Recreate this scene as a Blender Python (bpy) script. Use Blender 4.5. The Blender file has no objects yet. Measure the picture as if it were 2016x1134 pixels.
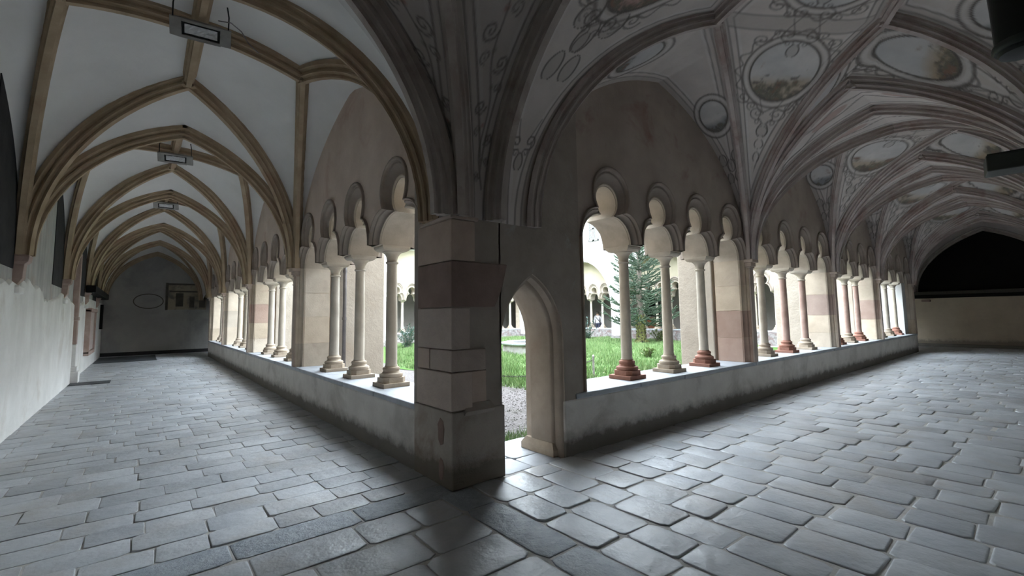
import bpy, bmesh, math, random
import numpy as np
from mathutils import Vector, Matrix

random.seed(7)
RNG = np.random.RandomState(5)
scene = bpy.context.scene
COL = scene.collection
pi = math.pi

# ------------------------------------------------------------------ camera
F_PX, PITCH, ROLL, YAW, PY = 889.59, 0.0842, -0.0148, 0.8867, 545.0
CAM = Vector((-2.253, -3.667, 1.6))
fw = Vector((math.cos(YAW) * math.cos(PITCH), math.sin(YAW) * math.cos(PITCH), math.sin(PITCH)))
r0 = Vector((math.sin(YAW), -math.cos(YAW), 0))
u0 = r0.cross(fw)
rr = r0 * math.cos(ROLL) + u0 * math.sin(ROLL)
uu = -r0 * math.sin(ROLL) + u0 * math.cos(ROLL)
cd = bpy.data.cameras.new('camera')
cam = bpy.data.objects.new('camera', cd)
COL.objects.link(cam)
cam.matrix_world = Matrix(((rr.x, uu.x, -fw.x, CAM.x), (rr.y, uu.y, -fw.y, CAM.y), (rr.z, uu.z, -fw.z, CAM.z), (0, 0, 0, 1)))
cd.sensor_width = 36.0
cd.lens = F_PX / 2016 * 36.0
cd.shift_y = -(567 - PY) / 2016
cd.clip_start = 0.05
cd.clip_end = 300
scene.camera = cam

# ------------------------------------------------------------------ sky (bright overcast), exposure
world = bpy.data.worlds.new('overcast_sky')
scene.world = world
world.use_nodes = True
bg = world.node_tree.nodes['Background']
bg.inputs[0].default_value = (0.80, 0.905, 1.0, 1)
bg.inputs[1].default_value = 5.5
vs = scene.view_settings
vs.view_transform = 'Standard'
vs.look = 'None'
vs.gamma = 1.0
vs.use_curve_mapping = False
vs.exposure = 1.75
try:
    scene.cycles.max_bounces = 14
    scene.cycles.diffuse_bounces = 9
    scene.cycles.sample_clamp_indirect = 12.0
except Exception:
    pass

# ------------------------------------------------------------------ helpers
class MB:
    """collects verts / faces for one mesh"""
    def __init__(s):
        s.v = []; s.f = []
    def add(s, vs_, fs_):
        o = len(s.v)
        s.v += [tuple(v) for v in vs_]
        s.f += [tuple(i + o for i in f) for f in fs_]
    def box(s, a, b, T=None):
        x0, y0, z0 = a; x1, y1, z1 = b
        vs_ = [(x0, y0, z0), (x1, y0, z0), (x1, y1, z0), (x0, y1, z0), (x0, y0, z1), (x1, y0, z1), (x1, y1, z1), (x0, y1, z1)]
        if T: vs_ = [T(*v) for v in vs_]
        s.add(vs_, [(0, 3, 2, 1), (4, 5, 6, 7), (0, 1, 5, 4), (1, 2, 6, 5), (2, 3, 7, 6), (3, 0, 4, 7)])
    def obox(s, c, ax, ay, az):
        c = Vector(c); ax = Vector(ax); ay = Vector(ay); az = Vector(az)
        vs_ = [c + ax * i + ay * j + az * k for k in (-1, 1) for (i, j) in ((-1, -1), (1, -1), (1, 1), (-1, 1))]
        s.add(vs_, [(0, 3, 2, 1), (4, 5, 6, 7), (0, 1, 5, 4), (1, 2, 6, 5), (2, 3, 7, 6), (3, 0, 4, 7)])
    def rings(s, rings, close=True, capa=False, capb=False):
        o = len(s.v); n = len(rings[0])
        for r in rings: s.v += [tuple(p) for p in r]
        m = n if close else n - 1
        for i in range(len(rings) - 1):
            for j in range(m):
                k = (j + 1) % n
                s.f.append((o + i * n + j, o + i * n + k, o + (i + 1) * n + k, o + (i + 1) * n + j))
        if capa: s.f.append(tuple(o + j for j in range(n))[::-1])
        if capb: s.f.append(tuple(o + (len(rings) - 1) * n + j for j in range(n)))
    def lathe(s, prof, n=20, c=(0, 0, 0)):
        s.rings([[(c[0] + r * math.cos(2 * pi * j / n), c[1] + r * math.sin(2 * pi * j / n), c[2] + z) for j in range(n)] for r, z in prof], True, True, True)
    def tube(s, pts, rad, n=8):
        pts = [Vector(p) for p in pts]; R = []
        if not hasattr(rad, '__len__'): rad = [rad] * len(pts)
        ref = Vector((0.13, 0.37, 0.92))
        for i, p in enumerate(pts):
            t = (pts[min(i + 1, len(pts) - 1)] - pts[max(i - 1, 0)]).normalized()
            a = t.cross(ref)
            if a.length < 1e-3: a = t.cross(Vector((1, 0, 0)))
            a.normalize(); b = t.cross(a)
            R.append([p + (a * math.cos(2 * pi * j / n) + b * math.sin(2 * pi * j / n)) * rad[i] for j in range(n)])
        s.rings(R, True, True, True)
    def build(s, name, mat, parent=None, smooth=False, loc=None, auto=None, bevel=None):
        me = bpy.data.meshes.new(name)
        me.from_pydata(s.v, [], s.f)
        bm = bmesh.new(); bm.from_mesh(me)
        bmesh.ops.remove_doubles(bm, verts=bm.verts, dist=1e-5)
        bmesh.ops.recalc_face_normals(bm, faces=bm.faces)
        bm.to_mesh(me); bm.free()
        return link(name, me, mat, parent, smooth, loc, auto, bevel)

def link(name, me, mat, parent=None, smooth=False, loc=None, auto=None, bevel=None):
    if mat and not me.materials: me.materials.append(mat)
    if smooth:
        me.polygons.foreach_set('use_smooth', [True] * len(me.polygons))
        if auto is not None:
            try: me.set_sharp_from_angle(angle=math.radians(auto))
            except Exception: pass
    o = bpy.data.objects.new(name, me)
    COL.objects.link(o)
    if parent: o.parent = parent
    if loc is not None: o.location = loc
    if bevel:
        m = o.modifiers.new('edge', 'BEVEL'); m.width = bevel; m.segments = 2; m.limit_method = 'ANGLE'; m.angle_limit = 0.7
    return o

def tag(o, label, cat, group=None, kind=None):
    o['label'] = label; o['category'] = cat
    if group: o['group'] = group
    if kind: o['kind'] = kind
    return o

def empty(name, loc=(0, 0, 0), rz=0.0):
    o = bpy.data.objects.new(name, None); COL.objects.link(o)
    o.location = loc; o.rotation_euler = (0, 0, rz); o.empty_display_size = 0.1
    return o

def copy_tree(o, parent=None):
    c = o.copy(); COL.objects.link(c); c.parent = parent
    for ch in list(o.children): copy_tree(ch, c)
    return c

# ------------------------------------------------------------------ materials
def nt(name):
    m = bpy.data.materials.new(name); m.use_nodes = True
    t = m.node_tree; b = t.nodes['Principled BSDF']
    return m, t, b

def node(t, typ, **kw):
    n = t.nodes.new(typ)
    for k, v in kw.items():
        if k.startswith('i_'):
            key = k[2:]
            key = int(key) if key.isdigit() else key
            n.inputs[key].default_value = v
        else: setattr(n, k, v)
    return n

def ramp(t, fac, stops):
    n = t.nodes.new('ShaderNodeValToRGB'); t.links.new(fac, n.inputs[0])
    e = n.color_ramp.elements
    while len(e) < len(stops): e.new(0.5)
    for k, (p, c) in enumerate(stops):
        e[k].position = p
        e[k].color = (c, c, c, 1) if not hasattr(c, '__len__') else (*c, 1)
    return n.outputs[0]

def mixc(t, fac, a, b, mode='MIX'):
    n = t.nodes.new('ShaderNodeMix'); n.data_type = 'RGBA'; n.blend_type = mode
    for sock, v in ((n.inputs[0], fac), (n.inputs[6], a), (n.inputs[7], b)):
        if hasattr(v, 'is_output'): t.links.new(v, sock)
        elif hasattr(v, '__len__'): sock.default_value = (*v, 1)
        else: sock.default_value = v
    return n.outputs[2]

def noise(t, scale, detail=4, rough=0.55, vec=None, dist=0.0, sc=None):
    n = node(t, 'ShaderNodeTexNoise'); n.inputs['Scale'].default_value = scale
    n.inputs['Detail'].default_value = detail; n.inputs['Roughness'].default_value = rough
    n.inputs['Distortion'].default_value = dist
    if vec is None:
        g = node(t, 'ShaderNodeNewGeometry'); vec = g.outputs['Position']
    if sc:
        mp = node(t, 'ShaderNodeMapping'); mp.inputs['Scale'].default_value = sc
        t.links.new(vec, mp.inputs[0]); vec = mp.outputs[0]
    t.links.new(vec, n.inputs[0])
    return n.outputs[0]

def surf(name, c1, c2, scale=3.0, c3=None, s3=0.9, lo3=0.55, hi3=0.7, bump=0.3, bscale=40.0, bdist=0.01, rough=0.85, var=0.0, huevar=None,
         streak=None, detail=5, sc=None, rlo=None, base_stain=None, bump2=None):
    """mottled two-tone mineral surface, an optional third tone in patches, bump and per-piece variation"""
    m, t, b = nt(name)
    n1 = noise(t, scale, detail, 0.6, sc=sc)
    col = ramp(t, n1, [(0.32, c1), (0.68, c2)])
    if c3 is not None:
        n3 = noise(t, s3, 6, 0.62, dist=0.6)
        col = mixc(t, ramp(t, n3, [(lo3, 0.0), (hi3, 1.0)]), col, c3)
    if streak is not None:
        ns = noise(t, 6.0, 4, 0.6, sc=(1, 1, 0.06))
        col = mixc(t, ramp(t, ns, [(0.45, 0.0), (0.75, 0.7)]), col, streak)
    if base_stain is not None:      # damp mould patches along the foot of a wall
        cs, h = base_stain
        g = node(t, 'ShaderNodeNewGeometry'); sx = node(t, 'ShaderNodeSeparateXYZ'); t.links.new(g.outputs['Position'], sx.inputs[0])
        nn = noise(t, 4.5, 7, 0.75)
        ma = node(t, 'ShaderNodeMath', operation='MULTIPLY_ADD'); t.links.new(nn, ma.inputs[0]); ma.inputs[1].default_value = -1.5 * h
        t.links.new(sx.outputs[2], ma.inputs[2])
        col = mixc(t, ramp(t, ma.outputs[0], [(0.0, 0.85), (0.06, 0.35), (0.14, 0.0)]), col, cs)
    if var or huevar:
        oi = node(t, 'ShaderNodeObjectInfo'); gi = node(t, 'ShaderNodeNewGeometry')
        ad = node(t, 'ShaderNodeMath', operation='ADD'); t.links.new(oi.outputs['Random'], ad.inputs[0]); t.links.new(gi.outputs['Random Per Island'], ad.inputs[1])
        fr = node(t, 'ShaderNodeMath', operation='FRACT'); t.links.new(ad.outputs[0], fr.inputs[0])
        wn = node(t, 'ShaderNodeTexWhiteNoise', noise_dimensions='1D'); t.links.new(fr.outputs[0], wn.inputs['W'])
        mr = node(t, 'ShaderNodeMapRange'); t.links.new(wn.outputs[0], mr.inputs[0])
        mr.inputs[3].default_value = 1 - var; mr.inputs[4].default_value = 1 + var
        hs = node(t, 'ShaderNodeHueSaturation'); t.links.new(mr.outputs[0], hs.inputs['Value']); t.links.new(col, hs.inputs['Color'])
        mr2 = node(t, 'ShaderNodeMapRange'); t.links.new(fr.outputs[0], mr2.inputs[0]); mr2.inputs[3].default_value = 0.85; mr2.inputs[4].default_value = 1.12
        t.links.new(mr2.outputs[0], hs.inputs['Saturation'])
        col = hs.outputs[0]
    t.links.new(col, b.inputs['Base Color'])
    b.inputs['Roughness'].default_value = rough
    if rough >= 0.8: b.inputs['Specular IOR Level'].default_value = 0.2
    if rlo is not None:
        nr = noise(t, 5.0, 4)
        mr = node(t, 'ShaderNodeMapRange'); t.links.new(nr, mr.inputs[0]); mr.inputs[3].default_value = rlo; mr.inputs[4].default_value = rough
        t.links.new(mr.outputs[0], b.inputs['Roughness'])
    if bump:
        nb = noise(t, bscale, 6, 0.65)
        bp = node(t, 'ShaderNodeBump'); bp.inputs['Strength'].default_value = bump; bp.inputs['Distance'].default_value = bdist
        t.links.new(nb, bp.inputs['Height'])
        if bump2:
            nb2 = noise(t, bump2[0], 4, 0.55)
            bp2 = node(t, 'ShaderNodeBump'); bp2.inputs['Strength'].default_value = bump2[1]; bp2.inputs['Distance'].default_value = bump2[2]
            t.links.new(nb2, bp2.inputs['Height']); t.links.new(bp2.outputs[0], bp.inputs['Normal'])
        t.links.new(bp.outputs[0], b.inputs['Normal'])
    return m

def plain(name, c, rough=0.6, metal=0.0, var=0.0, bump=0.0, bscale=60):
    m, t, b = nt(name)
    n1 = noise(t, 8.0, 3)
    lo = tuple(x * 0.85 for x in c); hi = tuple(min(1, x * 1.12) for x in c)
    t.links.new(ramp(t, n1, [(0.3, lo), (0.7, hi)]), b.inputs['Base Color'])
    b.inputs['Roughness'].default_value = rough; b.inputs['Metallic'].default_value = metal
    if bump:
        nb = noise(t, bscale, 4); bp = node(t, 'ShaderNodeBump'); bp.inputs['Strength'].default_value = bump; bp.inputs['Distance'].default_value = 0.01
        t.links.new(nb, bp.inputs['Height']); t.links.new(bp.outputs[0], b.inputs['Normal'])
    return m

M = {}
M['paving'] = surf('worn_grey_paving', (0.335, 0.35, 0.372), (0.45, 0.465, 0.482), 2.2, c3=(0.355, 0.34, 0.325), s3=1.6, lo3=0.5, hi3=0.75, bump=0.35, bscale=22, bdist=0.012, rough=0.55, rlo=0.30, var=0.13, bump2=(4.0, 0.7, 0.03))
M['strip'] = surf('rough_slate_border', (0.24, 0.27, 0.30), (0.36, 0.385, 0.41), 7.0, bump=0.8, bscale=18, bdist=0.02, rough=0.6, rlo=0.42, var=0.1)
M['mortar'] = surf('sandy_joint_bed', (0.36, 0.345, 0.32), (0.50, 0.48, 0.455), 9.0, bump=0.5, bscale=60, rough=0.95)
M['parapet'] = surf('grey_parapet_render', (0.56, 0.525, 0.485), (0.66, 0.625, 0.58), 2.2, c3=(0.40, 0.37, 0.33), s3=1.5, lo3=0.52, hi3=0.75, bump=0.3, bscale=25, rough=0.9, base_stain=((0.13, 0.12, 0.10), 0.20), bump2=(3, 0.4, 0.03))
M['sill'] = surf('pale_sill_slab', (0.31, 0.325, 0.35), (0.42, 0.435, 0.46), 5.0, bump=0.3, bscale=30, rough=0.55, var=0.06)
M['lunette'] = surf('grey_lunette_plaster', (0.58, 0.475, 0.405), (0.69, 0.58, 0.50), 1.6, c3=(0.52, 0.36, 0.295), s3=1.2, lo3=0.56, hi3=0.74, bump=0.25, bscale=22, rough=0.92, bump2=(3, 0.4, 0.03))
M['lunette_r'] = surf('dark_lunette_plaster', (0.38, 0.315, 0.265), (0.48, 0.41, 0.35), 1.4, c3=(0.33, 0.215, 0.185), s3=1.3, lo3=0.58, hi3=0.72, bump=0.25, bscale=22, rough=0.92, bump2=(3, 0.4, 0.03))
M['hood'] = surf('shaded_hood_stone', (0.29, 0.24, 0.205), (0.39, 0.33, 0.285), 3.0, bump=0.25, bscale=40, rough=0.88)  # darker than the tracery stone: gallery-side shade put into the colour
M['tracery'] = surf('buff_tracery_stone', (0.42, 0.36, 0.29), (0.56, 0.485, 0.40), 3.5, bump=0.25, bscale=45, rough=0.85)
M['pier'] = surf('cream_pier_stone', (0.50, 0.415, 0.32), (0.63, 0.535, 0.425), 3.0, c3=(0.45, 0.34, 0.27), s3=1.8, lo3=0.55, hi3=0.8, bump=0.3, bscale=40, rough=0.85, var=0.13)
M['pier_red'] = surf('red_pier_stone', (0.40, 0.285, 0.235), (0.48, 0.36, 0.30), 3.0, bump=0.3, bscale=40, rough=0.85, var=0.12)
M['doorstone'] = surf('brown_door_stone', (0.33, 0.275, 0.225), (0.43, 0.365, 0.305), 3.0, c3=(0.36, 0.27, 0.22), s3=1.8, lo3=0.55, hi3=0.8, bump=0.3, bscale=40, rough=0.85)
M['column'] = surf('cream_column_stone', (0.48, 0.42, 0.34), (0.60, 0.535, 0.445), 4.0, bump=0.2, bscale=60, rough=0.8, var=0.1)
M['column_red'] = surf('rosy_column_stone', (0.38, 0.25, 0.21), (0.50, 0.36, 0.305), 4.0, bump=0.2, bscale=60, rough=0.8)
M['base_red'] = surf('red_column_base', (0.26, 0.125, 0.09), (0.36, 0.19, 0.145), 6.0, bump=0.3, bscale=40, rough=0.8)
M['base_buff'] = surf('buff_column_base', (0.38, 0.31, 0.24), (0.50, 0.42, 0.335), 6.0, bump=0.3, bscale=40, rough=0.85)
M['quoin'] = surf('brown_quoin_stone', (0.42, 0.335, 0.28), (0.52, 0.425, 0.36), 3.0, bump=0.4, bscale=35, rough=0.88, var=0.14, bump2=(6, 0.4, 0.015))
M['plinth'] = surf('brown_grey_plinth', (0.36, 0.315, 0.27), (0.47, 0.42, 0.365), 2.4, c3=(0.28, 0.22, 0.175), s3=2.2, lo3=0.5, hi3=0.72, bump=0.4, bscale=30, rough=0.9, base_stain=((0.15, 0.13, 0.10), 0.22), bump2=(5, 0.5, 0.02))
M['quoin_red'] = surf('dark_red_quoin', (0.23, 0.165, 0.14), (0.30, 0.22, 0.19), 3.0, bump=0.4, bscale=35, rough=0.88)
M['corner'] = surf('corner_pillar_plaster', (0.30, 0.26, 0.22), (0.40, 0.35, 0.30), 1.8, c3=(0.40, 0.38, 0.35), s3=3.5, lo3=0.62, hi3=0.72, bump=0.35, bscale=25, rough=0.9, bump2=(4, 0.4, 0.03))
M['white_vault'] = surf('white_vault_plaster', (0.68, 0.67, 0.65), (0.76, 0.75, 0.73), 1.2, bump=0.15, bscale=14, rough=0.92, bump2=(2.0, 0.3, 0.03))
M['rib_l'] = surf('brown_rib_stone', (0.33, 0.25, 0.165), (0.46, 0.36, 0.25), 2.6, c3=(0.34, 0.22, 0.155), s3=1.3, lo3=0.52, hi3=0.75, bump=0.2, bscale=40, rough=0.85)
M['rib_r'] = surf('red_painted_rib', (0.41, 0.35, 0.32), (0.52, 0.46, 0.43), 2.2, c3=(0.33, 0.235, 0.205), s3=1.5, lo3=0.50, hi3=0.72, bump=0.2, bscale=40, rough=0.85)
M['rib_c'] = surf('grey_painted_rib', (0.36, 0.31, 0.275), (0.47, 0.415, 0.375), 2.2, c3=(0.24, 0.17, 0.145), s3=1.5, lo3=0.54, hi3=0.76, bump=0.2, bscale=40, rough=0.85)
M['wall_low'] = surf('white_thick_render', (0.67, 0.66, 0.64), (0.79, 0.78, 0.76), 1.4, c3=(0.55, 0.50, 0.45), s3=0.9, lo3=0.55, hi3=0.8, bump=0.35, bscale=18, rough=0.92, bump2=(2.5, 0.5, 0.04))
M['wall_up'] = surf('streaked_grey_plaster', (0.36, 0.355, 0.34), (0.47, 0.46, 0.445), 2.0, c3=(0.42, 0.33, 0.28), s3=1.4, lo3=0.56, hi3=0.75, streak=(0.26, 0.26, 0.25), bump=0.3, bscale=22, rough=0.92)
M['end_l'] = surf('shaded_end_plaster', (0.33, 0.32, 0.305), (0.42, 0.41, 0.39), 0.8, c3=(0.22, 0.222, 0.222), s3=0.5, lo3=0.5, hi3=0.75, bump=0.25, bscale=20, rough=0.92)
M['end_r'] = surf('beige_end_plaster', (0.54, 0.455, 0.345), (0.64, 0.55, 0.425), 1.2, c3=(0.48, 0.41, 0.32), s3=0.8, lo3=0.5, hi3=0.75, bump=0.25, bscale=20, rough=0.92, base_stain=((0.25, 0.22, 0.18), 0.3))
M['far_wall'] = surf('dim_far_plaster', (0.24, 0.225, 0.20), (0.32, 0.30, 0.27), 0.9, bump=0.2, bscale=20, rough=0.92)  # darker than the near plasters; dimness of the far galleries put into the colour
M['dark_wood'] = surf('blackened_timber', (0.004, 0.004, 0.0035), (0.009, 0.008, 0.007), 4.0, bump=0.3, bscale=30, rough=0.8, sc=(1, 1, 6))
M['beam'] = surf('dark_beam_timber', (0.045, 0.04, 0.033), (0.08, 0.07, 0.058), 4.0, bump=0.3, bscale=30, rough=0.7, sc=(1, 8, 8))
M['facade'] = surf('white_facade_render', (0.56, 0.55, 0.535), (0.63, 0.62, 0.605), 0.7, bump=0.2, bscale=12, rough=0.9)
M['facade_cream'] = surf('cream_facade_render', (0.42, 0.365, 0.27), (0.50, 0.44, 0.335), 0.9, bump=0.2, bscale=12, rough=0.9)
M['buttress'] = surf('cream_buttress_render', (0.46, 0.40, 0.33), (0.57, 0.505, 0.425), 1.6, c3=(0.46, 0.37, 0.285), s3=0.9, lo3=0.5, hi3=0.8, bump=0.6, bscale=14, bdist=0.02, rough=0.9)
M['rubble'] = surf('rubble_footing', (0.18, 0.165, 0.16), (0.36, 0.335, 0.33), 7.0, c3=(0.21, 0.155, 0.15), s3=4.0, lo3=0.5, hi3=0.6, bump=1.0, bscale=9, bdist=0.06, rough=0.95)
M['earth'] = surf('garth_turf_soil', (0.05, 0.11, 0.025), (0.10, 0.19, 0.045), 3.0, bump=0.6, bscale=20, bdist=0.03, rough=0.95)
M['gravel'] = surf('pinkish_gravel', (0.10, 0.088, 0.085), (0.21, 0.19, 0.185), 16.0, c3=(0.10, 0.095, 0.08), s3=1.2, lo3=0.5, hi3=0.8, bump=1.0, bscale=45, bdist=0.03, rough=0.95)
M['grey_metal'] = plain('grey_lamp_metal', (0.30, 0.29, 0.27), 0.5, 0.3)
M['black_metal'] = plain('black_metal', (0.012, 0.014, 0.013), 0.45, 0.2)
M['green_metal'] = plain('dark_green_metal', (0.045, 0.05, 0.042), 0.5, 0.2)
M['zinc'] = plain('weathered_zinc_pipe', (0.22, 0.20, 0.20), 0.5, 0.4)
M['iron'] = plain('rusty_iron_chain', (0.05, 0.042, 0.036), 0.7, 0.4)
M['reflector'] = plain('crumpled_reflector', (0.62, 0.62, 0.64), 0.35, 0.1, bump=0.8, bscale=30)
M['slate_mat'] = plain('dark_iron_grating', (0.05, 0.055, 0.06), 0.6, 0.1, bump=0.5)
M['tombstone'] = surf('grey_red_tomb_slab', (0.40, 0.33, 0.31), (0.52, 0.46, 0.43), 4.0, bump=0.5, bscale=14, bdist=0.02, rough=0.8)
M['red_stone'] = surf('red_pilaster_stone', (0.34, 0.24, 0.205), (0.46, 0.36, 0.32), 3.0, bump=0.3, bscale=30, rough=0.85)
M['near_black'] = surf('near_black_surface', (0.022, 0.022, 0.025), (0.042, 0.041, 0.043), 3.0, bump=0.2, bscale=20, rough=0.9)
M['fresco_ochre'] = surf('faded_ochre_fresco', (0.30, 0.255, 0.175), (0.40, 0.36, 0.275), 1.2, c3=(0.17, 0.155, 0.14), s3=2.2, lo3=0.5, hi3=0.66, bump=0.2, bscale=20, rough=0.9)
M['fresco_line'] = surf('dark_fresco_border', (0.08, 0.07, 0.06), (0.12, 0.11, 0.09), 3.0, bump=0.2, bscale=20, rough=0.9)
M['shutter'] = plain('grey_shutter_paint', (0.20, 0.20, 0.19), 0.7)
M['glass_dark'] = plain('dark_window_glass', (0.05, 0.06, 0.07), 0.1)
M['wood_door'] = surf('orange_brown_wood', (0.16, 0.055, 0.02), (0.24, 0.085, 0.032), 5.0, bump=0.2, bscale=30, rough=0.6, sc=(6, 6, 1))
M['bark'] = surf('araucaria_bark', (0.10, 0.085, 0.07), (0.18, 0.155, 0.13), 8.0, bump=0.8, bscale=25, bdist=0.03, rough=0.95)
M['needle'] = surf('dark_green_scale_leaf', (0.030, 0.055, 0.032), (0.06, 0.095, 0.055), 6.0, bump=1.0, bscale=40, bdist=0.03, rough=0.7)
M['ivy'] = surf('yellow_green_ivy', (0.10, 0.105, 0.035), (0.22, 0.22, 0.09), 10.0, bump=0.4, bscale=40, rough=0.8)
M['shrub_teal'] = surf('grey_green_shrub_leaf', (0.05, 0.10, 0.08), (0.13, 0.20, 0.18), 9.0, bump=0.2, bscale=40, rough=0.7)
M['shrub_lime'] = surf('lime_shrub_leaf', (0.11, 0.15, 0.05), (0.20, 0.25, 0.10), 9.0, bump=0.2, bscale=40, rough=0.7)
M['basin'] = surf('pale_basin_stone', (0.28, 0.265, 0.25), (0.40, 0.385, 0.37), 3.0, c3=(0.17, 0.15, 0.13), s3=2.5, lo3=0.5, hi3=0.65, bump=0.5, bscale=20, rough=0.85)
M['water'] = plain('basin_water', (0.04, 0.05, 0.04), 0.08)

def grass_mat():
    m, t, b = nt('meadow_grass_blade')
    gi = node(t, 'ShaderNodeNewGeometry')
    c = ramp(t, gi.outputs['Random Per Island'], [(0.0, (0.05, 0.10, 0.025)), (0.5, (0.115, 0.20, 0.06)), (0.85, (0.20, 0.29, 0.115)), (1.0, (0.30, 0.32, 0.16))])
    n = noise(t, 0.7, 3)
    c = mixc(t, ramp(t, n, [(0.35, 0.0), (0.7, 0.45)]), c, (0.17, 0.26, 0.10))
    t.links.new(c, b.inputs['Base Color']); b.inputs['Roughness'].default_value = 0.7
    return m
M['grass'] = grass_mat()

def paint_mat(name):
    m, t, b = nt(name)
    a = node(t, 'ShaderNodeVertexColor'); a.layer_name = 'pigment'
    n = noise(t, 3.0, 6, 0.65)
    c = mixc(t, ramp(t, n, [(0.3, 0.0), (0.75, 0.28)]), a.outputs[0], (0.30, 0.275, 0.255))
    n2 = noise(t, 22.0, 4, 0.7)
    c = mixc(t, ramp(t, n2, [(0.55, 0.0), (0.75, 0.22)]), c, (0.55, 0.53, 0.51))
    t.links.new(c, b.inputs['Base Color']); b.inputs['Roughness'].default_value = 0.93
    nb = noise(t, 18.0, 5); bp = node(t, 'ShaderNodeBump'); bp.inputs['Strength'].default_value = 0.2; bp.inputs['Distance'].default_value = 0.01
    t.links.new(nb, bp.inputs['Height']); t.links.new(bp.outputs[0], b.inputs['Normal'])
    return m
M['painted'] = paint_mat('baroque_vault_painting')

# ------------------------------------------------------------------ layout constants
WL, WR = 3.70, 4.0            # gallery widths (left wing, right wing)
G = 20.4                      # garth side
END_Y, END_X = 23.8, 24.1     # far end walls
ZS = 0.68                     # sill top
ZB = 2.55                     # abacus top / springing of the tracery
FACE, BACK = 0.05, 0.67       # arcade wall faces (depth d)
SUP_R = [[1.80, 3.12, 4.19, 5.28, 6.46], [6.46, 7.74, 8.90, 10.05, 11.24], [11.24, 12.32, 13.38, 14.42, 15.50], [15.50, 16.70, 17.88, 19.05, 20.30]]
SUP_L = [[0.60, 2.13, 3.30, 4.48, 5.74], [5.74, 7.10, 8.36, 9.56, 10.68], [10.68, 11.95, 13.20, 14.50, 15.78], [15.78, 16.85, 17.95, 19.00, 20.10]]
SUP_E = [[2.2, 3.1, 4.0, 4.95, 5.9, 6.8, 7.8], [7.8, 8.65, 9.5, 10.4, 11.3, 12.19, 13.35], [13.35, 14.35, 15.30, 16.25, 17.2, 18.1, 19.0]]
SUP_N = [[2.0, 2.95, 3.9, 4.85, 5.8, 6.7, 7.6], [7.6, 8.45, 9.38, 10.35, 11.3, 12.25, 13.2], [13.2, 14.05, 14.9, 15.75, 16.6, 17.4, 18.3]]
def TR(s, d, z): return (s, d, z)
def TL(s, d, z): return (d, s, z)
def TE(s, d, z): return (G + BACK - d, s, z)
def TN(s, d, z): return (s, G + BACK - d, z)

# ================================================================== FLOOR
def stone_mesh(mb, x0, x1, y0, y1, jit, bev, z, drop=0.03, wear=0.0):
    """one worn paving stone: slightly crooked outline, rounded shoulders"""
    j = lambda: random.uniform(-jit, jit)
    c = [(x0 + j(), y0 + j()), (x1 + j(), y0 + j()), (x1 + j(), y1 + j()), (x0 + j(), y1 + j())]
    cx = sum(p[0] for p in c) / 4; cy = sum(p[1] for p in c) / 4
    out = []
    for k in range(4):                                  # clip the corners
        p = Vector(c[k]); a = Vector(c[k - 1]); b = Vector(c[(k + 1) % 4]); q = 0.06 + 0.06 * random.random()
        out.append(p + (a - p) * q); out.append(p + (b - p) * q)
    def ring(inset, zz):
        r = []
        for p in out:
            d = Vector((cx - p.x, cy - p.y)); L = d.length
            q = p + d * (inset / L)
            r.append((q.x, q.y, zz))
        return r
    tilt = [random.uniform(-wear, wear) for _ in range(2)]
    R = [ring(0.0, z - drop), ring(0.002, z - bev * 0.9), ring(bev, z - bev * 0.25), ring(bev * 2.4, z)]
    R = [[(p[0], p[1], p[2] + (p[0] - cx) * tilt[0] + (p[1] - cy) * tilt[1]) for p in r] for r in R]
    mb.rings(R, True, False, True)

def in_view(x, y, z=0.0):
    d = Vector((x, y, z)) - CAM; w = d.dot(fw)
    if w < 0.2: return None
    px = 1008 + F_PX * d.dot(rr) / w; py = PY - F_PX * d.dot(uu) / w
    if -60 < px < 2076 and -60 < py < 1200: return w
    return None

def pave(name, label, stones, bed, jit, bev, wear, mat):
    fl = empty(name); tag(fl, label, 'floor', kind='structure')
    b = MB()
    for q in bed: b.box((q[0], q[2], -0.12), (q[1], q[3], -0.0075))
    b.build('mortar_bed', M['mortar'], fl)
    seen = []; rest = MB()
    for s in stones:
        w = in_view((s[0] + s[1]) / 2, (s[2] + s[3]) / 2)
        if w is not None: seen.append((w, s))
        else: stone_mesh(rest, *s, jit, bev, random.uniform(-0.004, 0.004), wear=wear)
    seen.sort(key=lambda q: q[0])
    for k, (w, s) in enumerate(seen):
        if k < 290:
            mb = MB(); stone_mesh(mb, *s, jit, bev, random.uniform(-0.005, 0.005), wear=wear)
            mb.build('paving_stone', mat, fl, smooth=True, auto=50)
        else: stone_mesh(rest, *s, jit, bev, random.uniform(-0.004, 0.004), wear=wear)
    if rest.v:
        o = rest.build('distant_paving', mat, fl, smooth=True, auto=50); o['kind'] = 'stuff'
    return fl

def courses(a0, a1, b0, b1, row, ln, gap, swap):
    """rows of stones: rows advance along a, stones follow each other along b"""
    out = []; a = a0
    while a < a1 - 0.05:
        h = min(random.uniform(*row), a1 - a)
        if a1 - a - h < row[0] * 0.6: h = a1 - a
        b = b0 - random.uniform(0, ln[0])
        while b < b1 - 0.02:
            l = random.uniform(*ln)
            e = b + l
            if b1 - e < ln[0] * 0.4: e = b1
            s, e2 = max(b, b0), min(e, b1)
            if e2 - s > 0.06:
                q = (a + gap / 2, a + h - gap / 2, s + gap / 2, e2 - gap / 2)
                out.append(q if swap else (q[2], q[3], q[0], q[1]))
            b = e
        a += h
    return out

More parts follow.
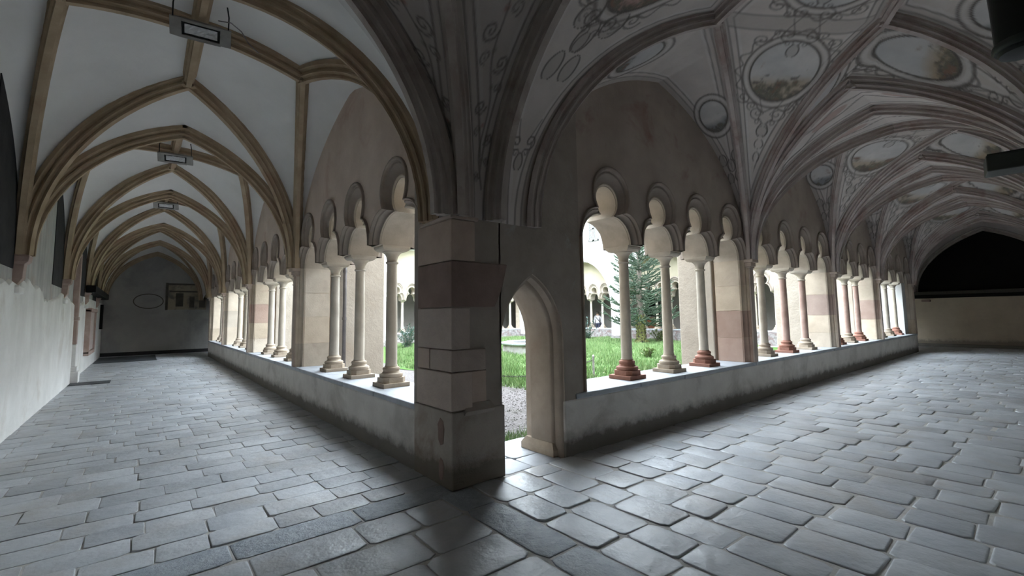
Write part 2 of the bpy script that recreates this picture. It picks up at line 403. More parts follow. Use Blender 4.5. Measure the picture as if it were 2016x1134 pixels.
pave('floor', 'grey stone paving of the white-vaulted gallery, laid in crosswise courses', courses(0.26, END_Y, -WL, 0.03, (0.25, 0.36), (0.30, 0.56), 0.005, False),
     [(-WL - 0.1, 0.1, 0.1, END_Y + 0.1)], 0.007, 0.0035, 0.012, M['paving'])
right_stones = courses(0.20, END_X, -WR, 0.03, (0.30, 0.40), (0.34, 0.60), 0.012, True)
pave('floor', 'worn rounded paving stones of the painted gallery beyond the doorway', right_stones,
     [(0.05, END_X + 0.1, -WR - 0.1, 0.1)], 0.012, 0.0075, 0.016, M['paving'])
corner_stones = courses(-WR, -0.06, -WL, -0.15, (0.40, 0.50), (0.42, 0.75), 0.012, False)
pave('floor', 'large dark floor slabs at the corner where the two galleries meet', corner_stones, [(-WL - 0.1, 0.05, -WR - 0.1, 0.1)], 0.006, 0.006, 0.006, M['paving'])
fb = empty('floor'); tag(fb, 'rough slate border strips framing the corner slabs', 'floor', kind='structure')
x = -WL
while x < -0.02:
    l = min(random.uniform(0.7, 1.3), 0.02 - x)
    mb = MB(); stone_mesh(mb, x + 0.006, x + l - 0.006, -0.052, 0.252, 0.006, 0.007, 0.0, wear=0.008); mb.build('border_stone', M['strip'], fb, smooth=True, auto=50); x += l
y = -WR
while y < -0.02:
    l = min(random.uniform(0.6, 1.1), 0.0 - y)
    mb = MB(); stone_mesh(mb, -0.142, 0.188, y + 0.006, y + l - 0.006, 0.006, 0.007, 0.0, wear=0.008); mb.build('border_stone', M['strip'], fb, smooth=True, auto=50); y += l
mb = MB(); mb.box((0.55, -0.1, -0.2), (1.9, 1.02, -0.03)); mb.build('mortar_bed', M['mortar'], fb)
for q in ((0.64, 1.02, 0.02, 0.44), (1.03, 1.45, 0.02, 0.36), (0.64, 1.02, 0.45, 0.71), (1.03, 1.45, 0.37, 0.71)):
    mb = MB(); stone_mesh(mb, q[0], q[1], q[2], q[3], 0.01, 0.008, -0.002, 0.1); mb.build('threshold_stone', M['sill'], fb, smooth=True, auto=50)
mb = MB(); stone_mesh(mb, 0.7, 1.85, 0.71, 1.05, 0.03, 0.012, -0.02, 0.1); mb.build('threshold_stone', M['sill'], fb, smooth=True, auto=50)

fg = empty('floor'); tag(fg, 'plain stone floors of the two far galleries across the garth', 'floor', kind='structure')
mb = MB(); mb.box((20.2, 0.04, -0.3), (END_X + 0.1, END_Y + 0.1, -0.004)); mb.build('floor_slab', M['paving'], fg)
mb = MB(); mb.box((0.04, 20.2, -0.3), (20.19, END_Y + 0.1, -0.004)); mb.build('floor_slab', M['paving'], fg)

# ================================================================== ARCADE WALLS
# depth layers: (d, edge offset from support, cusp half gap, cusp height, top lobe radius)
def _lay(d, e): return (d, e, 0.112 + (0.148 - e) * 1.47, 0.35 + (0.148 - e) * 0.42, 0.215 + (0.148 - e) * 1.15)
LAY = [_lay(*q) for q in ((FACE, 0.006), (0.022, 0.008), (0.014, 0.016), (0.016, 0.028), (0.030, 0.036), (0.058, 0.038), (0.066, 0.046), (0.060, 0.056), (0.064, 0.064),
                          (0.078, 0.070), (0.096, 0.078), (0.112, 0.092), (0.122, 0.110), (0.124, 0.126), (0.116, 0.132), (0.118, 0.139), (0.128, 0.1425), (0.138, 0.1425), (0.140, 0.148))]
NH = 14
LAY = LAY + [(FACE + BACK - l[0], *l[1:]) for l in LAY[::-1]]

def trefoil(x0, x1, c, hc, r, n=9, m=16):
    cx = (x0 + x1) / 2; w = (x1 - x0) / 2; pts = []
    c = min(c, w * 0.62)
    if r <= c * 1.05: r = c * 1.08
    for k in range(n):
        th = k / (n - 1) * pi / 2
        pts.append((cx - c - (w - c) * math.cos(th), ZB + hc * math.sin(th)))
    zt = ZB + hc + math.sqrt(r * r - c * c)
    a0 = math.atan2(ZB + hc - zt, -c); a1 = -pi - a0       # from cusp round the top to the other cusp
    a0 += 2 * pi if a0 < 0 else 0                          # a0 in (pi, 3pi/2)
    a_end = pi - a0
    for k in range(1, m):
        a = a0 + (a_end - a0) * k / m
        pts.append((cx + r * math.cos(a), zt + r * math.sin(a)))
    for k in range(n - 1, -1, -1):
        th = k / (n - 1) * pi / 2
        pts.append((cx + c + (w - c) * math.cos(th), ZB + hc * math.sin(th)))
    return pts

EXT = 0.05
def arcade_heads(name, sup, T, mat, parent, top=5.45, tr_mat=None):
    def outline(lay):
        d, e, c, hc, r = lay; pts = []
        for i in range(len(sup) - 1):
            x0 = sup[i] + e + (EXT if i == 0 else 0); x1 = sup[i + 1] - e - (EXT if i == len(sup) - 2 else 0)
            pts += trefoil(x0, x1, c, hc, r)
        return pts
    outs = [outline(l) for l in LAY]
    a, b = sup[0], sup[-1]
    # plaster wall faces
    for lay, o in ((LAY[0], outs[0]), (LAY[-1], outs[-1])):
        mb = MB(); d = lay[0]
        poly = [(a, ZB)] + o + [(b, ZB), (b, top), (a, top)]
        mb.add([T(x, d, z) for x, z in poly], [tuple(range(len(poly)))])
        me = bpy.data.meshes.new('lunette_wall'); me.from_pydata(mb.v, [], mb.f)
        bm = bmesh.new(); bm.from_mesh(me); bmesh.ops.triangulate(bm, faces=bm.faces[:], ngon_method='EAR_CLIP'); bm.to_mesh(me); bm.free()
        link('lunette_wall', me, mat, parent)
    ls, n_ = list(zip(LAY, outs)), len(LAY)
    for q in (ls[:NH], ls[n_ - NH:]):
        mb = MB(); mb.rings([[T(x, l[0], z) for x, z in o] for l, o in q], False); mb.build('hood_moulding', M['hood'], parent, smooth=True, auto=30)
    mb = MB()
    mb.rings([[T(x, l[0], z) for x, z in o] for l, o in ls[NH - 1:n_ - NH + 1]], False)
    # underside of the blocks above each column
    for i in range(1, len(sup) - 1):
        R = [[T(sup[i] - l[1], l[0], ZB), T(sup[i] + l[1], l[0], ZB)] for l in LAY]
        mb.rings(R, False)
    mb.build('tracery_arch', tr_mat or M['tracery'], parent, smooth=True, auto=38)

def pier_plan(c, half, lo=True, hi=True, closed_lo=None, closed_hi=None):
    P = []
    for l in LAY: P.append((c + l[1] + EXT, l[0]))
    Q = [(c - l[1] - EXT, l[0]) for l in LAY]
    pts = []
    if hi: pts += P
    else: pts += [(closed_hi, LAY[0][0]), (closed_hi, LAY[-1][0])]
    if lo: pts += Q[::-1]
    else: pts += [(closed_lo, LAY[-1][0]), (closed_lo, LAY[0][0])]
    return pts

def stacked_pier(c, T, parent, cuts, reds=(), **kw):
    pl = pier_plan(c, EXT, **kw)
    for k in range(len(cuts) - 1):
        z0, z1 = cuts[k], cuts[k + 1]
        mb = MB(); g = 0.003
        mb.rings([[T(x, d, z0 + g) for x, d in pl], [T(x, d, z1 - g) for x, d in pl]], True, True, True)
        mb.build('pier_stone', M['pier_red'] if k in reds else M['pier'], parent)
    mb = MB(); pl2 = [(c + (x - c) * 0.96, 0.36 + (d - 0.36) * 0.97) for x, d in pl]
    mb.rings([[T(x, d, cuts[0]) for x, d in pl2], [T(x, d, cuts[-1]) for x, d in pl2]], True, True, True)
    mb.build('pier_core', M['pier'], parent)

def pilaster(c, T, parent):
    mb = MB(); mb.box((c - 0.075, -0.01, ZS), (c + 0.075, FACE + 0.02, 2.40), T); mb.build('pilaster', M['quoin'], parent, bevel=0.008)
    mb = MB()
    for (h, d0, z0, z1) in ((0.09, -0.03, 2.40, 2.43), (0.10, -0.05, 2.43, 2.50), (0.125, -0.09, 2.50, 2.56)):
        mb.box((c - h, d0, z0), (c + h, FACE + 0.02, z1), T)
    mb.build('springer_cap', M['quoin'], parent, bevel=0.008)

CUTS = [[ZS, 1.12, 1.62, 2.08, ZB], [ZS, 1.05, 1.48, 2.0, ZB], [ZS, 1.3, 1.9, ZB], [ZS, 1.2, 1.75, ZB], [ZS, 1.15, 1.7, 2.1, ZB]]
def arcade(tname, label, sups, T, lun, first, end, reds, near=True, parapet_to=None):
    """wall with four bays of trefoil tracery on a parapet; columns are made elsewhere"""
    W = empty(tname); tag(W, label, 'wall', kind='structure')
    for i, sup in enumerate(sups): arcade_heads('bay', sup, T, lun, W)
    stacked_pier(sups[0][0], T, W, CUTS[4], reds.get(0, ()), lo=False, closed_lo=first)
    for i in range(1, len(sups)): stacked_pier(sups[i][0], T, W, CUTS[(i - 1) % 4], reds.get(i, ()))
    stacked_pier(sups[-1][-1], T, W, CUTS[3], reds.get(len(sups), ()), hi=False, closed_hi=end)
    if near:
        for i in range(1, len(sups) + 1): pilaster(sups[i][0] if i < len(sups) else sups[-1][-1] + 0.04, T, W)
    # wall above the end piers
    mb = MB(); mb.box((sups[-1][-1], FACE, ZB), (end, BACK, 5.45), T); mb.build('pier_head', lun, W)
    # parapet and sill
    s0 = sups[0][0] - (0.12 if near else 0.3)
    mb = MB(); mb.box((1.49 if tname == 'wall_garth_right' else s0, 0.012, -0.1), (end, BACK + 0.02, ZS - 0.06), T); mb.build('parapet', M['parapet'], W, bevel=0.02)
    s = s0
    while s < end - 0.05:
        l = min(random.uniform(1.0, 1.7), end - s)
        if end - s - l < 0.5: l = end - s
        mb = MB(); wob = random.uniform(-0.006, 0.006)
        mb.box((s + 0.002, wob, ZS - 0.065), (s + l - 0.002, BACK + 0.06, ZS), T); mb.build('sill_slab', M['sill'], W, bevel=0.014)
        s += l
    return W

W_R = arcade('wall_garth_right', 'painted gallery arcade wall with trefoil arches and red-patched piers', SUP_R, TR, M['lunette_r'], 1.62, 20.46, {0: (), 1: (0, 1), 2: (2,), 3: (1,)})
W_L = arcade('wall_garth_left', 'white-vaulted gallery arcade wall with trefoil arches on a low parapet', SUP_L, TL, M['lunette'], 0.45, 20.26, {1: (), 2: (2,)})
W_E = arcade('wall_garth_far_right', 'far arcade wall behind the spiky tree', SUP_E, TE, M['facade_cream'], 2.0, 19.2, {}, near=False)
W_N = arcade('wall_garth_far_left', 'far arcade wall seen through the pointed doorway', SUP_N, TN, M['facade_cream'], 1.8, 18.5, {}, near=False)
# far walls: the stretch left of their first bay, and rubble footings toward the garth
for Wf, T, a, e_ in ((W_E, TE, 2.2, 19.0), (W_N, TN, 2.0, 18.3)):
    mb = MB(); mb.box((e_, FACE, 0), (21.0, BACK, 5.45), T); mb.build('wall_body', M['facade_cream'], Wf)
    mb = MB(); mb.box((0.60, FACE, 0), (a, BACK, 5.45), T); mb.build('wall_body', M['facade_cream'], Wf)
    mb = MB(); mb.box((0.2, BACK, -0.3), (20.3, BACK + 0.10, ZS - 0.07), T); mb.build('rubble_footing', M['rubble'], Wf)

# ---- corner pillar with pointed doorway
CP = empty('wall_corner'); tag(CP, 'massive corner pillar with brown quoins beside a pointed doorway', 'wall', kind='structure')
mb = MB(); mb.box((0.02, 0.02, 0), (0.60, 0.80, 5.45)); mb.build('pillar_core', M['corner'], CP)
mb = MB(); mb.box((0.0, 0.0, 0), (0.62, 0.76, 0.70)); mb.build('pillar_plinth', M['plinth'], CP, bevel=0.012)
DLAY = [(0.02, 0.455, 1.30, 2.045), (0.035, 0.45, 1.30, 2.04), (0.05, 0.425, 1.30, 2.01), (0.10, 0.405, 1.30, 1.99), (0.13, 0.40, 1.30, 1.985), (0.145, 0.375, 1.30, 1.95),
        (0.17, 0.365, 1.30, 1.935), (0.50, 0.365, 1.30, 1.935), (0.505, 0.40, 1.32, 1.96), (0.67, 0.44, 1.32, 1.98)]
DX = 1.045
def door_outline(hw, zs, za, n=14):
    # two-centred pointed arch
    h = za - zs; R = (hw * hw + h * h) / (2 * hw); pts = [(DX - hw, -0.1)]
    am = math.asin(min(1, h / R))
    for k in range(n):
        a = am * k / (n - 1); pts.append((DX - hw + R - R * math.cos(a), zs + R * math.sin(a)))
    rgt = [(2 * DX - p[0], p[1]) for p in pts[::-1]]
    return pts + rgt[1:]
outs = [door_outline(*l[1:]) for l in DLAY]
for l, o in ((DLAY[0], outs[0]), (DLAY[-1], outs[-1])):
    poly = [(0.58, -0.1)] + o + [(1.81, -0.1), (1.81, 5.45), (0.58, 5.45)]
    me = bpy.data.meshes.new('doorway_wall'); me.from_pydata([(x, l[0], z) for x, z in poly], [], [tuple(range(len(poly)))])
    bm = bmesh.new(); bm.from_mesh(me); bmesh.ops.triangulate(bm, faces=bm.faces[:], ngon_method='EAR_CLIP'); bm.to_mesh(me); bm.free()
    link('doorway_wall', me, M['corner'], CP)
mb = MB(); mb.rings([[(x, l[0], z) for x, z in o] for l, o in zip(DLAY, outs)], False); mb.build('door_reveal', M['doorstone'], CP, smooth=True, auto=38)
# parapet-level patch between door and first bay, plinth and little foot of the jamb
mb = MB()
mb.rings([[(1.38, 0.10, 0.0), (1.52, 0.10, 0.0), (1.52, 0.66, 0.0), (1.38, 0.66, 0.0)], [(1.38, 0.10, 0.07), (1.52, 0.10, 0.07), (1.52, 0.66, 0.07), (1.38, 0.66, 0.07)], [(1.405, 0.14, 0.14), (1.52, 0.14, 0.14), (1.52, 0.6, 0.14), (1.405, 0.6, 0.14)]], True, True, True)
mb.build('jamb_foot', M['base_buff'], CP)
QS = [  # z0, z1, reach along left face, reach along right face, material
    (0.715, 1.07, 0.66, 0.215, 'quoin'), (1.07, 1.28, 0.40, 0.385, 'quoin'), (1.28, 1.68, 0.66, 0.20, 'quoin'), (1.68, 2.125, 0.66, 0.62, 'quoin_red'), (2.125, 2.53, 0.66, 0.262, 'quoin')]
for z0, z1, ly, rx, mm in QS:
    pr = 0.012 if z0 > 0.8 else 0.022
    if mm == 'quoin_red':
        mb = MB(); mb.rings([[(-pr, -pr, z0 + .004), (0.50, -pr, z0 + .004), (0.50, .3, z0 + .004), (.3, ly, z0 + .004), (-pr, ly, z0 + .004)],
                             [(-pr, -pr, z0 + .2), (0.60, -pr, z0 + .2), (0.60, .3, z0 + .2), (.3, ly, z0 + .2), (-pr, ly, z0 + .2)],
                             [(-pr, -pr, z1 - .004), (0.665, -pr, z1 - .004), (0.665, .3, z1 - .004), (.3, ly, z1 - .004), (-pr, ly, z1 - .004)]], True, True, True)
    else:
        mb = MB(); mb.box((-pr, -pr, z0 + 0.004), (rx, ly, z1 - 0.004))
    mb.build('quoin_stone', M[mm], CP, bevel=0.008)
mb = MB(); mb.box((-0.012, 0.41, 1.075), (0.3, 0.66, 1.276)); mb.build('quoin_stone', M['quoin'], CP, bevel=0.008)
mb = MB(); mb.box((0.222, 0.006, 0.76), (0.40, 0.3, 1.065)); mb.build('quoin_stone', M['quoin'], CP, bevel=0.008)
mb = MB(); mb.rings([[(0.13, -0.005, 0.655), (0.47, -0.005, 0.655), (0.47, 0.1, 0.655), (0.13, 0.1, 0.655)], [(0.13, -0.045, 0.70), (0.47, -0.045, 0.70), (0.47, 0.1, 0.70), (0.13, 0.1, 0.70)], [(0.13, 0.0, 0.765), (0.44, 0.0, 0.765), (0.44, 0.1, 0.765), (0.13, 0.1, 0.765)]], True, True, True)
mb.build('ledge_stone', M['corner'], CP)
mb = MB(); mb.box((-0.03, -0.03, 2.53), (0.30, 0.60, 2.57)); mb.build('springer_cap', M['quoin'], CP, bevel=0.012)
# bared masonry patches on the plinth
for (cy_, cz_, ry_, rz_) in ((0.20, 0.50, 0.075, 0.12), (0.20, 0.16, 0.06, 0.11)):
    pts = [(cy_ + ry_ * random.uniform(0.7, 1.15) * math.cos(2 * pi * k / 9), cz_ + rz_ * random.uniform(0.7, 1.15) * math.sin(2 * pi * k / 9)) for k in range(9)]
    mb = MB(); mb.rings([[(0.05, y_, z_) for y_, z_ in pts], [(-0.003, y_, z_) for y_, z_ in pts], [(-0.008, cy_ + (y_ - cy_) * 0.75, cz_ + (z_ - cz_) * 0.75) for y_, z_ in pts]], True, True, True)
    mb.build('bared_stone', M['quoin_red'], CP)

# ================================================================== COLUMNS
def make_column(red_shaft=False, base='base_buff', n=20):
    t = empty('column')
    pl = MB(); h = 0.185
    pl.box((-h, -h, 0), (h, h, 0.055)); mb = MB()
    # chamfered drum with spurs between plinth and torus
    k = 0.155; c = 0.095
    oc = [(-k, -c), (-c, -k), (c, -k), (k, -c), (k, c), (c, k), (-c, k), (-k, c)]
    mb.rings([[(x, y, 0.05) for x, y in oc], [(x, y, 0.12) for x, y in oc]], True, True, True)
    mb.lathe([(0.14, 0.115), (0.152, 0.13), (0.155, 0.15), (0.148, 0.168), (0.118, 0.18), (0.105, 0.20), (0.108, 0.215), (0.114, 0.23), (0.108, 0.248), (0.088, 0.256), (0.082, 0.27)], n)
    b_ = mb.build('base', M[base], t, smooth=True, auto=35); pl.build('plinth', M[base], b_, bevel=0.006)
    mb = MB(); mb.lathe([(0.082, 0.268), (0.077, 0.29), (0.076, 0.8), (0.071, 1.3), (0.068, 1.64)], n)
    mb.build('shaft', M['column_red' if red_shaft else 'column'], t, smooth=True, auto=35)
    mb = MB(); mb.lathe([(0.07, 1.635), (0.083, 1.642), (0.088, 1.652), (0.083, 1.664), (0.07, 1.67), (0.072, 1.70), (0.082, 1.74), (0.105, 1.775), (0.128, 1.79), (0.132, 1.80), (0.128, 1.81)], n)
    ab = MB(); ab.rings([[(-w, -l, z), (w, -l, z), (w, l, z), (-w, l, z)] for w, l, z in ((0.13, 0.16, 1.805), (0.145, 0.19, 1.83), (0.15, 0.20, 1.85), (0.15, 0.20, 1.871))], True, True, True)
    c_ = mb.build('capital', M['column'], t, smooth=True, auto=35); ab.build('abacus', M['column'], c_)
    return t
PROTO = {}
def place_column(kind, T, s, d=0.36, rz=0.0):
    if kind not in PROTO:
        o = make_column(*kind); PROTO[kind] = o
    else: o = copy_tree(PROTO[kind])
    o.location = T(s, d, ZS); o.rotation_euler = (0, 0, rz)
    return o
ORD = ['first', 'second', 'third', 'fourth', 'fifth', 'sixth', 'seventh', 'eighth', 'ninth', 'tenth', 'eleventh', 'twelfth', 'thirteenth', 'fourteenth', 'fifteenth']
A, B_, C_, D_ = (False, 'base_buff'), (False, 'base_red'), (True, 'base_red'), (True, 'base_buff')
KR = [B_, A, B_, A, C_, D_, B_, D_, C_, A, A, B_]
KL = [A, A, A, A, A, A, A, A, A, A, A, A]
DESC = {A: 'cream stone column on a buff base', B_: 'cream stone column on a red sandstone base', C_: 'rosy column on a red base', D_: 'rosy column on a pale base'}
def columns(sups, T, kinds, where, group, rz=0.0, desc=True):
    n = 0
    for sup in sups:
        for s in sup[1:-1]:
            o = place_column(kinds[n], T, s, rz=rz)
            tag(o, '%s, %s %s' % (DESC[kinds[n]], ORD[n], where), 'column', group, 'thing'); n += 1
columns(SUP_R, TR, KR, 'from the doorway in the painted gallery', 'columns of the painted gallery arcade')
columns(SUP_L, TL, KL, 'from the corner pillar in the white-vaulted gallery', 'columns of the white-vaulted gallery arcade', rz=pi / 2)
columns(SUP_E, TE, [A] * 15, 'along the far arcade behind the spiky tree', 'columns of the far arcade behind the tree', rz=pi / 2)
columns(SUP_N, TN, [A] * 15, 'along the far arcade facing the doorway', 'columns of the far arcade facing the doorway')

# ================================================================== OUTER WALLS, END WALLS
WLW = empty('wall_left'); tag(WLW, 'left outer gallery wall, thick white render below, streaked plaster above', 'wall', kind='structure')
mb = MB(); mb.box((-WL - 0.4, -WR - 0.4, -0.1), (-WL, END_Y + 0.1, 5.45)); mb.build('streaked_plaster', M['wall_up'], WLW)
# thick render with ragged upper edge
mb = MB(); y = -WR; row = []
while y < 15.2:
    row.append((y, 2.10 + 0.10 * math.sin(y * 1.3) + random.uniform(-0.05, 0.05) + (0.10 if 6.5 < y < 8.0 else 0))); y += random.uniform(0.10, 0.22)
ring = lambda xx, dz: [(xx, yy, zz + dz) for yy, zz in row]
base_in = [(-WL + 0.05, yy, -0.02) for yy, zz in row]
mb.rings([base_in, ring(-WL + 0.045, -0.03), ring(-WL + 0.02, 0.0), ring(-WL - 0.01, 0.015)], False)
mb.build('thick_render', M['wall_low'], WLW, smooth=True, auto=40)
mb = MB(); mb.box((-WL - 0.02, 15.15, -0.02), (-WL + 0.02, END_Y, 2.35)); mb.build('thick_render', M['wall_low'], WLW)
for yc in (5.74, 10.68, 15.78, 20.1, 0.1):                       # corbels under the ribs
    mb = MB()
    mb.rings([[(-WL - .01, yc - w, z), (-WL + d, yc - w, z), (-WL + d, yc + w, z), (-WL - .01, yc + w, z)] for w, d, z in
              ((0.06, 0.04, 2.12), (0.10, 0.10, 2.22), (0.10, 0.11, 2.42), (0.125, 0.15, 2.46), (0.125, 0.16, 2.53), (0.11, 0.15, 2.56))], True, True, True)
    mb.build('corbel', M['red_stone'], WLW, bevel=0.006)
    mb = MB(); mb.box((-WL - .01, yc - 0.20, 2.00), (-WL + 0.10, yc + 0.14, 2.12)); mb.build('corbel_block', M['wall_low'], WLW, bevel=0.03)
for y0, y1 in ((4.2, 5.6), (9.15, 10.5), (14.1, 15.6), (18.6, 20.0)):   # thin near-black slabs at the far end of each lunette
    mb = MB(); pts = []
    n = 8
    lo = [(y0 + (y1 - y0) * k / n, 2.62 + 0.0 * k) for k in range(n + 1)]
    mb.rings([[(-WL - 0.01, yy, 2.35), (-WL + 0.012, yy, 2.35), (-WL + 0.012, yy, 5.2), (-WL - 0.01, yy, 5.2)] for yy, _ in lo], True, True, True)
    mb.build('near_black_slab', M['near_black'], WLW)
# pilaster strip, base, tomb slab, beam along the far stretch
PST = empty('wall_pilaster', (-WL, 12.9, 0)); tag(PST, 'tall reddish stone pilaster against the left wall', 'pilaster', kind='structure')
for z0, z1, h, d, mm in ((0.0, 0.30, 0.20, 0.20, 'wall_low'), (0.30, 0.42, 0.17, 0.17, 'wall_low'), (0.42, 1.0, 0.13, 0.13, 'wall_low'), (1.0, 1.62, 0.12, 0.12, 'red_stone'), (1.62, 1.72, 0.14, 0.14, 'red_stone'), (1.72, 3.4, 0.12, 0.12, 'red_stone')):
    mb = MB(); mb.box((-0.01, -h, z0 + 0.003), (d, h, z1 - 0.003)); mb.build('pilaster_block', M[mm], PST, bevel=0.012)
TS = empty('tomb_slab', (-WL, 17.3, 0)); tag(TS, 'carved stone tomb slab set upright in the left wall', 'tomb slab')
mb = MB(); mb.box((0.0, -1.1, 0.62), (0.10, 1.1, 1.92)); mb.build('slab', M['tombstone'], TS, bevel=0.02)
mb = MB()
for a in ((-1.16, -1.02, 0.56, 1.98), (1.02, 1.16, 0.56, 1.98)): mb.box((0.0, a[0], a[2]), (0.15, a[1], a[3]))
mb.box((0.0, -1.16, 1.90), (0.17, 1.16, 2.02)); mb.box((0.0, -1.16, 0.50), (0.15, 1.16, 0.62)); mb.build('frame', M['red_stone'], TS, bevel=0.01)
mb = MB()
for k in range(7): mb.box((0.10, -0.8, 0.80 + k * 0.14), (0.112, 0.8 - 0.2 * random.random(), 0.85 + k * 0.14))
mb.build('relief', M['tombstone'], TS)
mb = MB(); mb.obox((-WL + 0.16, 18.8, 2.60), (0.12, 0, 0), (0, 3.4, 0), (0, 0, 0.11)); o = mb.build('wall_beam', M['dark_wood'], bevel=0.02); tag(o, 'black timber beam along the far end of the left wall', 'beam')
mb = MB(); mb.box((-WL + 0.02, 22.3, 1.25), (-WL + 0.10, 22.9, 2.3)); o = mb.build('notice_board', M['dark_wood'], bevel=0.01); tag(o, 'narrow black board under the beam on the left wall', 'board')

WEL = empty('wall_end_left'); tag(WEL, 'shaded end wall of the white-vaulted gallery with fresco remains', 'wall', kind='structure')
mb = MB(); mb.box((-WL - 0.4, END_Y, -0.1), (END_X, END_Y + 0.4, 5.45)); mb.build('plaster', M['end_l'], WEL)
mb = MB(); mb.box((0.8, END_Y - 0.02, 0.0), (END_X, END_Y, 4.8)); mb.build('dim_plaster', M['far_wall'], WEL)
mb = MB(); mb.box((-WL, END_Y - 0.06, 0.0), (0.6, END_Y, 0.16)); mb.build('skirting', M['near_black'], WEL)
FR = empty('fresco', (-0.55, END_Y - 0.001, 0)); tag(FR, 'faded ochre fresco in a dark painted frame on the end wall', 'fresco')
mb = MB(); mb.box((-0.80, -0.012, 2.10), (0.75, 0.0, 3.30)); mb.build('painted_field', M['fresco_ochre'], FR)
mb = MB(); mb.box((-0.90, -0.02, 2.08), (-0.80, 0.0, 3.40)); mb.box((-0.80, -0.02, 3.30), (0.75, 0.0, 3.38)); mb.build('frame', M['fresco_line'], FR)
mb = MB(); 
for q in ((-0.5, 2.25, -0.2, 2.9), (0.05, 2.2, 0.25, 2.75), (0.45, 2.2, 0.7, 2.7), (-0.75, 2.95, 0.7, 3.02)): mb.box((q[0], -0.016, q[1]), (q[2], -0.012, q[3]))
mb.build('painted_figures', M['fresco_line'], FR)
OV = empty('oval_plaque', (-2.08, END_Y - 0.001, 2.50)); tag(OV, 'dark oval memorial plaque on the end wall beside the fresco', 'plaque')
ring_ = lambda rx, rz, yy: [(rx * math.cos(2 * pi * k / 32), yy, rz * math.sin(2 * pi * k / 32)) for k in range(32)]
mb = MB(); mb.rings([ring_(0.57, 0.36, 0.0), ring_(0.57, 0.36, -0.03), ring_(0.53, 0.32, -0.03)], True); mb.build('rim', M['fresco_line'], OV)
mb = MB(); mb.rings([ring_(0.53, 0.32, 0.0), ring_(0.53, 0.32, -0.02)], True, False, True); mb.build('tablet', M['end_l'], OV)

WER = empty('wall_end_right'); tag(WER, 'end wall of the painted gallery, beige below and black above', 'wall', kind='structure')
mb = MB(); mb.box((END_X, -WR - 0.4, -0.1), (END_X + 0.4, END_Y + 0.4, 2.15)); mb.build('beige_plaster', M['end_r'], WER)
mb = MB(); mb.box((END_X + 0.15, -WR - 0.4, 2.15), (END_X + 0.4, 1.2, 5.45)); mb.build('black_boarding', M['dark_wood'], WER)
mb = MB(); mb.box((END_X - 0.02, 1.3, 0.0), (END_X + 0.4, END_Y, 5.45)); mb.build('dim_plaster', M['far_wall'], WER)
mb = MB(); mb.box((END_X - 0.10, -WR, 2.20), (END_X + 0.2, 1.0, 2.34)); mb.build('rail_beam', M['beam'], WER, bevel=0.02)
mb = MB(); mb.box((END_X - 0.05, -WR, 2.05), (END_X + 0.2, 1.0, 2.20)); mb.build('rail_board', M['dark_wood'], WER, bevel=0.01)
mb = MB(); mb.box((END_X - 0.12, -WR, 0.0), (END_X + 0.02, 1.0, 0.12)); mb.build('base_step', M['parapet'], WER, bevel=0.02)
for nm, lb, a, b in (('wall_blocker_left', 'unseen wall added to keep light off the white-vaulted gallery end wall', (0.50, 20.3, 1.9), (0.80, END_Y, 5.45)), ('wall_blocker_right', 'unseen wall added to keep light off the painted gallery end wall', (20.5, 1.0, 4.1), (END_X + 0.2, 1.3, 5.45))):  # unseen cross walls, added to keep light off the end walls
    mb = MB(); mb.box(a, b); o = mb.build(nm, M['end_l'] if 'left' in nm else M['lunette_r']); tag(o, lb, 'wall', kind='structure')
WRR = empty('wall_right'); tag(WRR, 'outer wall of the painted gallery beside the camera', 'wall', kind='structure')
mb = MB(); mb.box((-WL - 0.4, -WR - 0.4, -0.1), (END_X + 0.1, -WR, 5.45)); mb.build('plaster', M['wall_up'], WRR)

# ================================================================== VAULTS
def curve2(P0, P1, thm=76, n=18):
    """rib curve in the vertical plane through P0 (springing) and P1 (crown)"""
    P0 = Vector(P0); P1 = Vector(P1); th = math.radians(thm); out = []
    for k in range(n + 1):
        a = th * k / n
        fx = (1 - math.cos(a)) / (1 - math.cos(th)); fz = math.sin(a) / math.sin(th)
        out.append(Vector((P0.x + (P1.x - P0.x) * fx, P0.y + (P1.y - P0.y) * fx, P0.z + (P1.z - P0.z) * fz)))
    return out
def line2(P0, P1, sag=0.0, n=10):
    P0 = Vector(P0); P1 = Vector(P1)
    return [P0.lerp(P1, k / n) + Vector((0, 0, sag * 4 * (k / n) * (1 - k / n))) for k in range(n + 1)]
def resample(c, n):
    L = [0.0]
    for a, b in zip(c, c[1:]): L.append(L[-1] + (b - a).length)
    c_ = np.array([tuple(p) for p in c]); L = np.array(L); t = np.linspace(0, L[-1], n)
    return np.stack([np.interp(t, L, c_[:, k]) for k in range(3)], 1)

RIBP = [(0.104, -0.04), (0.104, 0.030), (0.080, 0.034), (0.054, 0.056), (0.044, 0.084), (0.048, 0.098), (0.074, 0.102), (0.074, 0.130), (0.048, 0.137), (0.027, 0.158), (0.025, 0.184), (0.040, 0.188), (0.040, 0.214)]
RIBP = RIBP + [(-x, z) for x, z in RIBP[::-1]]
def rib(curve, mat, parent, sc=1.0, name='rib'):
    c = [Vector(p) for p in curve]
    h = c[-1] - c[0]; h.z = 0; h.normalize()
    side = h.cross(Vector((0, 0, 1)))
    c.append(c[-1] + (c[-1] - c[-2]).normalized() * 0.05 * sc)
    R = []
    for i, p in enumerate(c):
        t = (c[min(i + 1, len(c) - 1)] - c[max(i - 1, 0)]).normalized()
        n = h * t.z - Vector((0, 0, 1)) * t.dot(h)
        R.append([p + side * (x * sc) + n * (z * sc) for x, z in RIBP])
    mb = MB(); mb.rings(R, True, True, True)
    return mb.build(name, mat, parent, smooth=True, auto=18)

